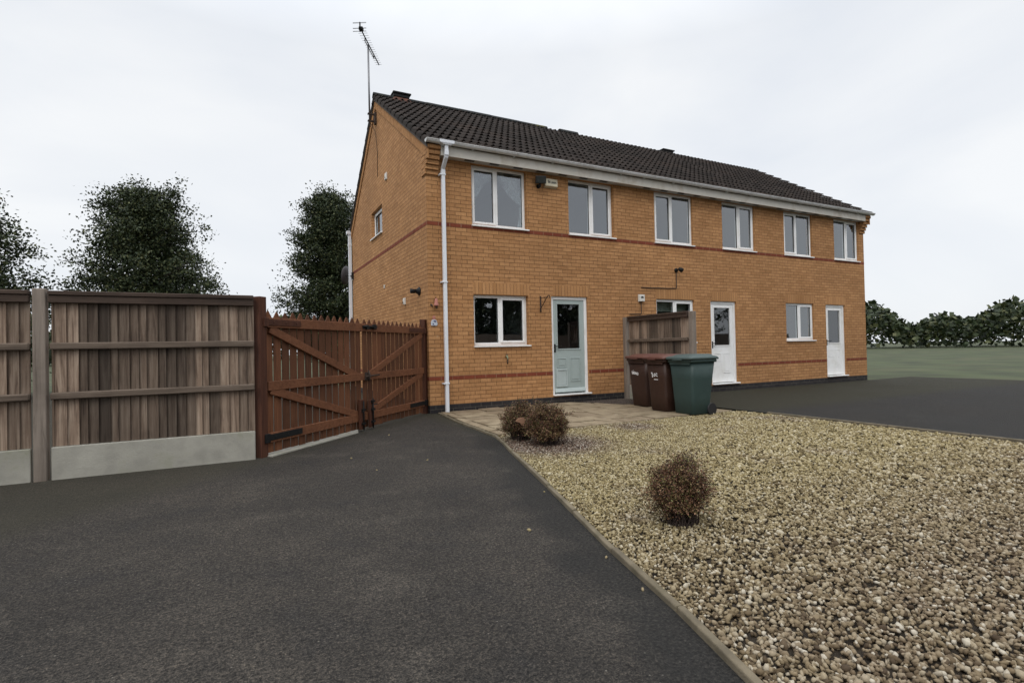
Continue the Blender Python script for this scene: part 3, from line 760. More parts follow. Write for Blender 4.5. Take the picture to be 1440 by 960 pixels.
    for x in (gx0, gx1):
        for rr in (gr, gr - .004):
            for k in range(n):
                t = math.pi * k / (n - 1); m.v.append((x, gy - rr * math.cos(t), gz - rr * math.sin(t)))
    for k in range(n - 1):
        m.f.append((b + k, b + k + 1, b + 2 * n + k + 1, b + 2 * n + k)); m.smooth.append(True)
        m.f.append((b + n + k + 1, b + n + k, b + 3 * n + k, b + 3 * n + k + 1)); m.smooth.append(True)
    m.box(gx0, gx1, gy - gr - .006, gy - gr + .002, gz - .008, gz + .005)
    for x, on in ((gx0, left), (gx1, right)):
        if on: m.prism([(x - .006, gy - (gr + .006) * math.cos(math.pi * k / 12), gz - (gr + .006) * math.sin(math.pi * k / 12) + .004) for k in range(13)], (.014, 0, 0))
    gut = m.build('gutter', M['gutter'], h, fix=False)
    x = X + (.83 if left else .4)
    while x < XE - .1:
        m = MB(); rr = gr + .004
        for k in range(10):
            t0, t1 = math.pi * k / 10, math.pi * (k + 1) / 10
            m.prism([(x, gy - rr * math.cos(t0), gz + .004 - rr * math.sin(t0)), (x, gy - (rr + .005) * math.cos(t0), gz + .004 - (rr + .005) * math.sin(t0)), (x, gy - (rr + .005) * math.cos(t1), gz + .004 - (rr + .005) * math.sin(t1)), (x, gy - rr * math.cos(t1), gz + .004 - rr * math.sin(t1))], (.026, 0, 0))
        m.box(x, x + .026, -.2065, -.2055 + .0, gz - .075, gz + .01)
        m.prism([(x + .006, -.207, gz - .075), (x + .006, -.207, gz - .055), (x + .006, gy, gz - gr - .008), (x + .006, gy, gz - gr - .016)], (.012, 0, 0))
        m.build('gutter_bracket', M['gutter'], gut); x += .87
    if left:
        m = MB(); dx, dy = .305, -.066; s = .046
        m.tube([(dx, dy, .012), (dx, dy, 4.40)], s, 4, True, None, True)
        m.tube([(dx, dy, 4.385), (dx, dy, 4.475)], s * 1.16, 4, True, None, True)
        m.tube([(dx, dy, 4.47), (dx, dy - .008, 4.50), (dx, gy + .012, 4.655), (dx, gy, 4.70), (dx, gy, 4.86)], s, 4, True, None, True)
        m.tube([(dx, gy, 4.675), (dx, gy, 4.765)], s * 1.14, 4, True, None, True)
        dp = m.build('downpipe', M['upvc_sky'], h, bevel=.006, seg=2)
        m = MB()
        m.hull([(dx - .06, gy - .05, 4.855), (dx + .06, gy - .05, 4.855), (dx + .06, gy + .04, 4.855), (dx - .06, gy + .04, 4.855), (dx - .13, gy - .066, 4.885), (dx + .13, gy - .066, 4.885), (dx + .13, gy + .056, 4.885), (dx - .13, gy + .056, 4.885)])
        m.box(dx - .14, dx + .14, gy - .067, gy - .058, 4.885, 4.938); m.box(dx - .14, dx + .14, gy + .052, gy + .057, 4.885, 4.934)
        m.build('outlet', M['upvc_sky'], dp, bevel=.004)
        for z in (.53, 2.39, 4.37):
            m = MB(); m.box(dx - .072, dx + .045, dy - .041, dy + .04, z, z + .026); m.box(dx - .072, dx - .045, dy + .04, -.0005, z, z + .026); m.build('pipe_clip', M['upvc_sky'], dp, bevel=.003)
        # rear gutter end and rear downpipe seen past the gable
        m = MB(); yy = D + .04; rx = -.055
        m.tube([(rx, yy + .05, .02), (rx, yy + .05, 4.60)], .062, 4, True, None, True)
        m.tube([(rx, yy + .05, 4.60), (rx, yy + .10, 4.66)], .062, 4, True, None, True)
        m.box(-.14, .5, yy, yy + .16, 4.66, 4.76)
        m.tube([(rx, yy + .05, 4.3), (rx, yy + .05, 4.38)], .072, 4, True, None, True); m.tube([(rx, yy + .05, 2.1), (rx, yy + .05, 2.16)], .072, 4, True, None, True)
        m.build('rear_downpipe', M['upvc_sky'], h, bevel=.006, seg=2)
    return h
M['raking'] = plain('raking_buff_brick', (.41, .21, .088), .88, .14, 14., grime=(.29, .14, .058), gscale=3., bumpd=.004, spec=.25)
house(0, 'end terrace buff brick house with gable, sage green door and white downpipe at its corner')
house(1, 'middle terrace brick house beyond the fence, its lower window cut off by the fence top')
house(2, 'far terrace brick house whose roof carries the farthest ridge vent')

# net curtains behind the upper left window: pleated cloth pulled to the sides
def curtain(label, rows):
    """rows: list of (z, x0, x1) from the top down"""
    m = MB(); b = len(m.v); n = 40; th = .004
    rows2 = []
    for (za, a0, a1), (zb, b0, b1) in zip(rows, rows[1:]):
        for k in range(4):
            t = k / 4; rows2.append((za + (zb - za) * t, a0 + (b0 - a0) * t, a1 + (b1 - a1) * t))
    rows2.append(rows[-1])
    for side in (0, 1):
        for z, x0, x1 in rows2:
            for k in range(n + 1):
                t = k / n; m.v.append((x0 + (x1 - x0) * t, .205 + .014 * math.sin(t * 4 * 2 * math.pi + z) + side * th, z - .05 * math.sin(t * math.pi)))
    R_ = len(rows2); N = n + 1
    for r in range(R_ - 1):
        for k in range(n):
            a = b + r * N + k; m.f.append((a, a + 1, a + N + 1, a + N)); m.smooth.append(True)
            a += R_ * N; m.f.append((a, a + N, a + N + 1, a + 1)); m.smooth.append(True)
    return tag(m.build('curtain', M['curtain'], None, fix=False), label, 'curtain', 'net curtains of the upper left window')
def m_net():
    t = NT('sheer_net'); tr = t.new('ShaderNodeBsdfTransparent'); mx = t.new('ShaderNodeMixShader')
    t.b.inputs['Base Color'].default_value = (.85, .88, .92, 1); t.b.inputs['Roughness'].default_value = .9
    t.ln(t.rng(t.noise(7., 2), .35, .65, .12, .34), mx.inputs[0]); t.ln(tr.outputs[0], mx.inputs[1]); t.ln(t.b.outputs[0], mx.inputs[2]); t.ln(mx.outputs[0], t.out.inputs['Surface']); return t.m
M['curtain'] = m_net()
curtain('white net curtain swept to the left side of the upper left window', [(4.66, 1.0, 1.58), (4.52, .99, 1.40), (4.40, .98, 1.27), (4.28, .97, 1.18), (4.18, .96, 1.12), (4.06, .96, 1.04)])
curtain('white net curtain swept to the right with its tail hanging down the window side', [(4.66, 1.56, 2.12), (4.50, 1.62, 2.12), (4.36, 1.69, 2.12), (4.24, 1.78, 2.12), (4.14, 1.92, 2.13), (4.08, 2.03, 2.13), (3.85, 2.03, 2.13), (3.60, 1.98, 2.13)])

# ------------------------------------------------------------------ things fixed to the house
def aerial():
    t = thing('tv_aerial', (-.16, 3.69, 6.70), 'tall grey rooftop aerial on a pole clamped to the gable peak', 'aerial')
    px, py = -.16, 3.69
    m = MB(); m.tube([(px, py, 6.62), (-.155, 3.75, 8.66)], .022, 8); m.build('mast', M['alu'], t)
    m = MB()
    for z in (6.76, 6.93):
        m.box(px - .03, -.001, py - .022, py + .022, z - .018, z + .018); m.box(px - .045, px - .02, py - .045, py + .045, z - .012, z + .012)
    m.box(-.05, -.001, py - .05, py + .05, 6.70, 6.98); m.build('wall_bracket', M['rust'], t)
    A, B = Vector((-.48, 3.11, 8.65)), Vector((.30, 4.55, 8.65)); E = Vector((.88, -.475, 0)).normalized()
    m = MB(); m.tube([A, B], .015, 6); m.tube([A.lerp(B, .22) + Vector((0, 0, -.09)), A.lerp(B, .72) + Vector((0, 0, -.09))], .011, 6)
    for q in (.24, .70): m.tube([A.lerp(B, q), A.lerp(B, q) + Vector((0, 0, -.10))], .011, 6)
    m.build('boom', M['black'], t)
    m = MB()
    for k in range(15):
        c = A.lerp(B, .14 + .85 * k / 14); L = .105 - .03 * k / 14
        m.tube([c - E * L, c + E * L], .0042, 5)
    m.build('director_rods', M['alu'], t)
    m = MB()
    for z, rr in ((.115, .004), (.10, .004), (-.02, .0075), (-.09, .0065)): m.tube([A - E * .165 + Vector((0, 0, z)), A + E * .145 + Vector((0, 0, z))], rr, 5)
    m.tube([A + Vector((0, 0, .12)), A + Vector((.0, 0, .05)), A + Vector((0, 0, -.10))], .016, 6); m.build('reflector', M['black'], t)
    m = MB(); c = A.lerp(B, .05); m.obox(c, E, (B - A).normalized(), (0, 0, 1), (-.045, .05), (-.05, .05), (-.03, .05)); m.build('dipole_box', M['black'], t, bevel=.01)
    m = MB(); m.tube([(px + .02, py, 6.7), (-.03, py - .02, 6.5), (-.008, py - .08, 6.0), (-.008, py - .05, 5.4)], .006, 6); m.build('cable', M['black'], t)
aerial()

def dish():
    t = thing('satellite_dish', (-.05, 7.25, 3.45), 'small grey satellite dish behind the rear downpipe', 'satellite dish')
    c = Vector((-.055, 7.34, 3.47)); ax = Vector((-.80, .58, .12)).normalized()
    m = MB(); m.lathe(c, [(.02, .0), (.12, .012), (.22, .045), (.29, .085), (.285, .092), (.21, .055), (.1, .02), (.02, .012)], 24, ax); m.build('dish', M['darkgrey'], t)
    m = MB(); m.tube([c, (-.10, 7.1, 3.42), (-.012, 6.85, 3.40)], .016, 6); m.box(-.05, -.001, 6.78, 6.88, 3.30, 3.50); m.build('arm', M['black'], t)
M['darkgrey'] = plain('dark_grey_mesh', (.06, .055, .058), .6)
dish()

def lamp_on_gable():
    t = thing('wall_light', (0, .50, 2.28), 'black spotlight on the gable wall near the front corner', 'wall light')
    m = MB(); m.lathe((-.001, .50, 2.285), [(.082, 0), (.084, .012), (.062, .03), (.034, .075)], 18, (-1, 0, 0)); m.build('base', M['black'], t)
    m = MB(); m.lathe((-.07, .50, 2.285), [(.03, 0), (.042, .015), (.044, .10), (.038, .108)], 18, Vector((-1, .06, -.02))); m.build('lamp_head', M['black'], t)
lamp_on_gable()
def small_box(name, label, cat, y0, y1, z0, z1, dep, holes):
    m = MB(); m.hull([(-.001, y0, z0), (-dep, y0 + .006, z0 + .012), (-dep, y1 - .006, z0 + .012), (-.001, y1, z0), (-.001, y0, z1), (-dep * .85, y0 + .006, z1 - .012), (-dep * .85, y1 - .006, z1 - .012), (-.001, y1, z1)])
    o = m.build(name, M['whiteplastic'], None, bevel=.004); tag(o, label, cat)
    for y, z, r in holes:
        m = MB(); m.lathe((-dep * .93 - .001, y, z), [(r, 0), (r * .9, .006)], 12, (-1, 0, 0)); c = m.build('sensor_eye', M['black'], o)
    return o
small_box('motion_sensor', 'white motion sensor below the black spotlight on the gable', 'sensor', 1.43, 1.51, 2.105, 2.25, .05, [(1.47, 2.15, .022)])
small_box('wall_vent', 'small white vent cover high in the gable triangle', 'vent', 2.74, 2.88, 5.08, 5.25, .035, [(2.81, 5.135, .018)])
m = MB(); m.box(-.02, -.001, 3.12, 3.17, 2.63, 2.71); m.tube([(-.012, 3.12, 2.685), (-.012, 3.05, 2.69)], .006, 6); tag(m.build('cable_clip', M['whiteplastic']), 'tiny white cable outlet in the middle of the gable wall', 'cable outlet')

def alarm():
    t = thing('alarm_box', (2.71, 0, 4.52), 'cream alarm box with dark lettering under the eaves', 'alarm box')
    x0, x1, z0, z1, e = 2.50, 2.80, 4.425, 4.625, .075
    m = MB(); m.hull([(x0, -.001, z0), (x1, -.001, z0), (x1, -e, z0 + .03), (x0, -e, z0 + .03), (x0, -.001, z1), (x1, -.001, z1), (x1, -e + .008, z1 - .02), (x0, -e + .008, z1 - .02)])
    m.build('case', M['cream'], t, bevel=.008, seg=2)
    m = MB()   # star mark and a run of small letters
    def fy(z): return -e - .0008 + .008 * max(0, (z - z0 - .03) / (z1 - z0 - .05))
    def st(xa, za, xb, zb, w=.007):
        d = Vector((xb - xa, 0, zb - za)); n = Vector((-d.z, 0, d.x)).normalized() * w
        P = [Vector((xa, 0, za)) + n, Vector((xa, 0, za)) - n, Vector((xb, 0, zb)) - n, Vector((xb, 0, zb)) + n]
        m.prism([(p.x, fy(p.z), p.z) for p in P], (0, -.0015, 0))
    cx, cz = 2.59, 4.54
    for k in range(5): a = R(90 + 72 * k); st(cx, cz, cx + .030 * math.cos(a), cz + .038 * math.sin(a), .008)
    xx = 2.632
    for hgt, kind in ((.048, 'l'), (.034, 'o'), (.034, 'n'), (.034, 'o'), (.034, 'n'), (.036, 's')):
        zb = 4.512
        if kind == 'l': st(xx, zb, xx, zb + hgt, .004); st(xx, zb, xx + .014, zb, .004)
        elif kind == 'n': st(xx, zb, xx, zb + hgt, .004); st(xx, zb + hgt, xx + .016, zb + hgt * .9, .004); st(xx + .016, zb, xx + .016, zb + hgt, .004)
        elif kind == 'o': st(xx, zb, xx, zb + hgt, .004); st(xx, zb, xx + .016, zb, .004); st(xx + .016, zb, xx + .016, zb + hgt, .004); st(xx, zb + hgt, xx + .016, zb + hgt, .004)
        else: st(xx, zb, xx + .016, zb, .004); st(xx, zb + hgt, xx + .016, zb + hgt, .004); st(xx, zb + hgt, xx + .016, zb, .004)
        xx += .0235
    m.build('lettering', M['ink'], t)
    f = thing('floodlight', (2.42, 0, 4.50), 'dark floodlight on the wall left of the cream alarm box', 'floodlight')
    m = MB(); ax = Vector((-.35, -.9, -.28)).normalized(); ex = Vector((.93, -.36, 0)).normalized(); ez = ex.cross(ax) * -1
    if ez.z < 0: ez = -ez
    c = Vector((2.36, -.13, 4.535)); m.obox(c, ex, ax, ez, (-.105, .105), (-.05, .05), (-.075, .075)); m.build('housing', M['blackplastic'], f, bevel=.012, seg=2)
    m = MB(); m.obox(c + ax * .0515, ex, ax, ez, (-.088, .088), (0, .003), (-.06, .06)); m.build('lens', M['lensgrey'], f)
    m = MB(); m.tube([c + Vector((0, .02, -.06)), (2.37, -.06, 4.43), (2.37, -.001, 4.43)], .022, 8); m.lathe((2.37, -.001, 4.43), [(.04, 0), (.04, .02)], 12, (0, -1, 0)); m.build('arm', M['black'], f)
    m = MB(); m.lathe((2.36, -.09, 4.425), [(.0, -.035), (.022, -.025), (.025, .0), (.018, .015)], 12); m.build('sensor', M['black'], f)
M['lensgrey'] = plain('smoked_lens', (.035, .038, .036), .25)
alarm()

def ornament():
    t = thing('wall_ornament', (.13, 0, 2.05), 'terracotta pink bell shaped ornament hanging on the house corner', 'ornament')
    m = MB(); m.lathe((.135, -.05, 1.965), [(.048, 0), (.044, .02), (.030, .07), (.026, .11), (.016, .135), (.0, .14)], 14); m.build('bell', M['pinkclay'], t)
    m = MB(); m.tube([(.135, -.05, 2.10), (.135, -.045, 2.125), (.135, -.001, 2.12)], .005, 6); m.lathe((.14, -.055, 1.93), [(.0, -.02), (.018, 0), (.015, .03)], 10); m.build('clapper', M['rust'], t)
    m = MB(); m.tube([(.055, -.001, 1.985), (.055, -.06, 1.98), (.055, -.07, 1.955), (.055, -.05, 1.94)], .008, 7); m.lathe((.055, -.001, 1.985), [(.022, 0), (.018, .01)], 10, (0, -1, 0)); tag(m.build('wall_hook', M['rust']), 'small dark hook beside the pink ornament', 'hook')
    p = thing('house_plaque', (.10, 0, 1.68), 'blue and white glazed plaque with pink top on the house corner', 'plaque')
    def disc(pts, mat, nm, y0, y1):
        m = MB(); m.prism([(x, y0, z) for x, z in pts], (0, y1 - y0, 0)); return m.build(nm, M[mat], p, bevel=.003)
    disc([(.045, 1.605), (.155, 1.605), (.165, 1.64), (.15, 1.70), (.12, 1.715), (.06, 1.71), (.04, 1.66)], 'porcelain', 'tile', -.022, -.001)
    disc([(.075, 1.716), (.125, 1.716), (.135, 1.75), (.115, 1.785), (.085, 1.785), (.068, 1.75)], 'pinkclay', 'crest', -.020, -.001)
    disc([(.09, 1.675), (.135, 1.672), (.14, 1.69), (.11, 1.70), (.085, 1.69)], 'navy', 'motif', -.026, -.0225)
    disc([(.065, 1.625), (.09, 1.623), (.09, 1.645), (.07, 1.648)], 'navy', 'motif', -.026, -.0225)
ornament()

def bracket():
    t = thing('hanging_basket_bracket', (2.37, 0, 2.05), 'empty black iron hanging basket bracket left of the door', 'bracket')
    m = MB(); m.box(2.356, 2.384, -.012, -.001, 1.885, 2.205); m.build('back_plate', M['rust'], t)
    m = MB(); m.tube([(2.37, -.01, 2.165), (2.37, -.29, 2.165)], .0075, 6)
    m.tube([(2.37, -.012, 1.95), (2.37, -.26, 2.165), (2.37, -.31, 2.19), (2.37, -.355, 2.185), (2.37, -.365, 2.155), (2.37, -.345, 2.135)], .0085, 7)
    m.tube([(2.37, -.012, 1.93), (2.37, -.03, 1.91), (2.37, -.02, 1.895)], .007, 6); m.build('arm', M['rust'], t)
bracket()
def tap():
    t = thing('outdoor_tap', (1.55, 0, 1.0), 'brass outside tap on the wall under the kitchen window', 'tap')
    m = MB(); m.tube([(1.555, -.001, 1.0), (1.555, -.075, 1.0), (1.552, -.10, .985), (1.548, -.105, .945)], .014, 8); m.lathe((1.555, -.06, 1.0), [(.018, -.02), (.02, 0), (.014, .03)], 10); m.build('body', M['brass'], t)
    m = MB(); m.tube([(1.525, -.06, 1.045), (1.585, -.06, 1.045)], .009, 7); m.tube([(1.555, -.06, 1.02), (1.555, -.06, 1.045)], .007, 6); m.build('handle', M['rust'], t)
    m = MB(); m.tube([(1.548, -.105, .95), (1.545, -.10, .86)], .013, 8); m.build('hose_tail', M['rust'], t)
tap()
def meter():
    t = thing('flue_box', (4.98, 0, 2.23), 'white wall vent box with black half round opening above the fence', 'vent box')
    m = MB(); m.hull([(4.905, -.001, 2.145), (5.065, -.001, 2.145), (5.06, -.06, 2.155), (4.91, -.06, 2.155), (4.905, -.001, 2.312), (5.065, -.001, 2.312), (5.06, -.06, 2.306), (4.91, -.06, 2.306)]); m.build('case', M['whiteplastic'], t, bevel=.005)
    m = MB(); m.prism([(4.985 + .042 * math.cos(math.pi * k / 10), -.0605, 2.228 + .038 * math.sin(math.pi * k / 10)) for k in range(11)], (0, -.004, 0)); m.build('opening', M['black'], t)
    m = MB(); m.tube([(4.99, -.012, 2.146), (4.99, -.012, 1.885), (4.97, -.012, 1.875), (4.66, -.012, 1.868)], .009, 6); tag(m.build('cable', M['rust']), 'brown cable running down from the white vent box to the fence', 'cable')
    m = MB(); m.tube([(5.0, -.012, 2.474), (5.25, -.012, 2.469), (5.52, -.012, 2.476), (5.8, -.012, 2.476), (6.055, -.012, 2.488), (6.065, -.012, 2.50), (6.07, -.012, 2.875)], .011, 6); tag(m.build('cable', M['rust']), 'dark cable pinned above the neighbour kitchen window', 'cable')
    b = thing('wall_spotlight', (6.06, 0, 2.92), 'black wall lamp at the top of the neighbour cable', 'wall light')
    m = MB(); m.lathe((6.07, -.001, 2.91), [(.05, 0), (.05, .025), (.03, .035)], 14, (0, -1, 0)); m.build('base', M['black'], b)
    m = MB(); m.tube([(6.07, -.03, 2.91), (6.07, -.12, 2.92)], .018, 8); m.lathe((6.13, -.14, 2.89), [(.055, 0), (.05, .05), (.03, .10), (.0, .11)], 14, Vector((-.75, .1, .35))); m.build('lamp_head', M['black'], b)
meter()
# roller blind lines inside the neighbour kitchen
m = MB(); m.box(5.47, 6.62, .26, .275, 1.96, 2.17); tag(m.build('window_blind', M['blind']), 'half lowered pale blind inside the neighbour kitchen window', 'blind')

# ------------------------------------------------------------------ gate
GD = Vector((-.7071, -.7071, 0)); GN = Vector((.7071, -.7071, 0)); GZ = Vector((0, 0, 1)); GO = Vector((-.105, .085, 0))
def gate_leaf(t0, t1, hinge_first, label):
    o0 = GO + GD * t0; L = t1 - t0
    g = thing('wooden_gate', o0, label, 'gate', 'pair of driveway gate leaves')
    if hinge_first: f = lambda t: t
    else: f = lambda t: L - t            # mirrored leaf: its hinge is at the far end
    def bar(m, a, b, d0, d1, z0, z1): a, b = sorted((f(a), f(b))); m.obox(o0, GD, GN, GZ, (a, b), (d0, d1), (z0, z1))
    m = MB(); n = 14; pw = L / n
    for k in range(n):
        a, b = sorted((f(k * pw + .011), f((k + 1) * pw - random.uniform(.009, .019)))); c = (a + b) / 2
        zt = 1.645 + random.uniform(-.008, .008); zb = .03 + random.uniform(-.01, .008); tilt = random.uniform(-.003, .003)
        P = [o0 + GD * a + GZ * zb, o0 + GD * b + GZ * zb, o0 + GD * (b + tilt) + GZ * (zt - .075), o0 + GD * (c + .008 + tilt) + GZ * zt, o0 + GD * (c - .008 + tilt) + GZ * zt, o0 + GD * (a + tilt) + GZ * (zt - .075)]
        m.prism([p - GN * .013 for p in P], GN * .013)
    m.build('pale_boards', M['gatewood'], g, bevel=.002)
    for z0, z1 in ((1.455, 1.57), (.735, .84), (.145, .255)):
        m = MB(); bar(m, .01, L - .01, .0008, .042, z0, z1); m.build('rail', M['gaterail'], g, bevel=.004)
    for za, zb in ((1.44, .80), (.74, .24)):
        m = MB(); A = o0 + GD * f(.06) + GZ * za; B = o0 + GD * f(L - .12) + GZ * zb; dv = (B - A).normalized(); nv = dv.cross(GN).normalized()
        m.obox(A, dv, GN, nv, (0, (B - A).length), (.0008, .036), (-.048, .048)); m.build('brace', M['gaterail'], g, bevel=.004)
    for z in (1.515, .205):
        m = MB(); bar(m, -.06, .56, .043, .052, z - .035, z + .035); bar(m, -.07, .0, .035, .075, z - .05, z + .05)
        for q in (.1, .3, .48):
            c = o0 + GD * f(q) + GN * .052 + GZ * z; m.lathe(c, [(.012, 0), (.008, .006)], 8, GN)
        m.build('strap_hinge', M['postwood'] if z > 1 else M['black'], g, bevel=.003)
    return g, o0, L, f
g1, o1, L1, f1 = gate_leaf(0., 1.92, True, 'right red brown picket gate leaf hinged on the post at the house corner')
# ironwork on the right leaf: top latch, middle latch, drop bolt with its batten
m = MB(); m.obox(o1, GD, GN, GZ, (1.60, 1.97), (.043, .052), (1.495, 1.545)); m.obox(o1, GD, GN, GZ, (1.66, 1.72), (.052, .09), (1.50, 1.565)); m.obox(o1, GD, GN, GZ, (1.84, 1.90), (.052, .08), (1.49, 1.55))
m.tube([o1 + GD * 1.62 + GN * .07 + GZ * 1.53, o1 + GD * 1.98 + GN * .07 + GZ * 1.53], .014, 8); m.build('latch', M['black'], g1, bevel=.003)
m = MB(); m.obox(o1, GD, GN, GZ, (1.80, 1.93), (.043, .055), (.735, .85)); m.tube([o1 + GD * 1.58 + GN * .075 + GZ * .80, o1 + GD * 1.95 + GN * .075 + GZ * .79], .012, 8); m.tube([o1 + GD * 1.86 + GN * .05 + GZ * .72, o1 + GD * 1.87 + GN * .10 + GZ * .79, o1 + GD * 1.84 + GN * .05 + GZ * .87], .012, 8); m.build('latch', M['rust'], g1)
m = MB(); m.obox(o1, GD, GN, GZ, (1.76, 1.86), (.043, .085), (.03, .44)); m.build('batten', M['postwood'], g1, bevel=.004)
m = MB(); m.tube([o1 + GD * 1.81 + GN * .10 + GZ * .02, o1 + GD * 1.81 + GN * .10 + GZ * .46], .011, 8); m.tube([o1 + GD * 1.81 + GN * .10 + GZ * .36, o1 + GD * 1.74 + GN * .13 + GZ * .37], .009, 7)
for z in (.1, .28, .40): m.obox(o1, GD, GN, GZ, (1.775, 1.845), (.086, .118), (z, z + .03))
m.build('drop_bolt', M['black'], g1)
g2_, o2, L2, f2 = gate_leaf(1.95, 3.87, False, 'left red brown picket gate leaf with its drop bolt at the meeting edge')
m = MB(); m.obox(o2, GD, GN, GZ, (.05, .16), (.043, .08), (.03, .46)); m.build('batten', M['postwood'], g2_, bevel=.004)
m = MB(); m.tube([o2 + GD * .10 + GN * .095 + GZ * .02, o2 + GD * .10 + GN * .095 + GZ * .44], .010, 8); m.tube([o2 + GD * .10 + GN * .095 + GZ * .30, o2 + GD * .17 + GN * .12 + GZ * .29], .009, 7)
for z in (.1, .3): m.obox(o2, GD, GN, GZ, (.065, .135), (.081, .11), (z, z + .03))
m.build('drop_bolt', M['black'], g2_)
for k, (t, lab) in enumerate(((-.062, 'dark brown gate post standing against the house corner'), (3.935, 'dark brown gate post at the far left of the gates'))):
    c = GO + GD * t; m = MB(); m.obox(c, GD, GN, GZ, (-.052, .052), (-.05, .052), (-.05, 1.725 if k == 0 else 1.80)); tag(m.build('gate_post', M['postwood'], None, bevel=.006), lab, 'gate post')
m = MB(); m.prism([tuple(GO + GD * a + GN * b + Vector((0, 0, -.02))) for a, b in ((1.98, -.06), (3.9, -.06), (3.9, .12), (2.2, .10))], (0, 0, .034)); tag(m.build('gate_threshold', M['concrete']), 'strip of pale concrete under the left gate leaf', None, None, 'structure')

# ------------------------------------------------------------------ fences
def fence_panel(a, b, label, zt=1.80, gravel=.31, rails=(.80, 1.275), front=1., group=None, first_post=True):
    a, b = Vector((a[0], a[1], 0)), Vector((b[0], b[1], 0)); d = (b - a).normalized(); n = Vector((d.y, -d.x, 0)) * front; L = (b - a).length
    f = thing('board_fence', a, label, 'fence', group)
    m = MB(); x = .05; 
    while x < L - .06:
        w_ = random.uniform(.062, .100); e = min(x + w_ + .012, L - .05); th = random.uniform(.010, .015)
        P = [a + d * x - n * .002, a + d * e - n * .024, a + d * e - n * .030, a + d * x - n * (.002 + th)]
        z0 = gravel + .004; z1 = zt - .045 + random.uniform(-.004, .004)
        m.hull([(p.x, p.y, z0) for p in P] + [(p.x, p.y, z1) for p in P]); x += w_
    m.build('boards', M['fencewood'], f)
    for z in rails:
        m = MB(); m.hull([tuple(a + d * s_ + n * q + Vector((0, 0, zz))) for zz in (z - .038, z + .030) for s_, q in ((.05, .0), (L - .05, .0), (L - .05, .048), (.05, .048))]); m.build('rail', M['fencerail'], f, bevel=.01)
    m = MB(); m.obox(a, d, n, Vector((0, 0, 1)), (.05, L - .04), (-.05, .058), (zt - .042, zt)); m.obox(a, d, n, Vector((0, 0, 1)), (.05, L - .04), (.0, .045), (zt - .115, zt - .043)); m.build('capping', M['postwood2'], f, bevel=.006)
    m = MB(); m.obox(a, d, n, Vector((0, 0, 1)), (.05, L - .05), (-.03, .02), (-.04, gravel)); m.build('gravel_board', M['concrete'], f, bevel=.006)
    return f
M['postwood2'] = wood('dark_capping', (.050, .032, .023), (.080, .054, .040), (.022, .015, .011), axis='X', tint=.1)
def fence_post(x, y, zt, label, mat='fencepost', group=None):
    m = MB(); m.box(x - .05, x + .05, y - .05, y + .05, -.05, zt); tag(m.build('fence_post', M[mat], None, bevel=.006), label, 'fence post', group)
fence_post(4.505, -.055, 1.79, 'grey wooden fence post against the house wall')
fence_panel((4.505, -.10), (4.505, -1.93), 'weathered closeboard fence panel running out from the house wall behind the bins', front=-1. * -1.)
fence_post(4.505, -1.98, 1.79, 'grey wooden fence post at the outer end of the bin fence')
# fence on the left of the gates and a fence over the road (seen mirrored in the glass)
for k in range(4):
    xa = -2.90 - 1.9 * k
    if k: fence_post(xa + .02, -2.76, 1.82, 'grey post between two left fence panels', group='posts of the left fence')
    fence_panel((xa, -2.78), (xa - 1.85, -2.78), ['weathered fence panel butting the left gate post', 'weathered fence panel second from the left gate post', 'weathered fence panel third from the left gate post', 'weathered fence panel at the far left end'][k], front=-1., group='fence panels left of the gates')

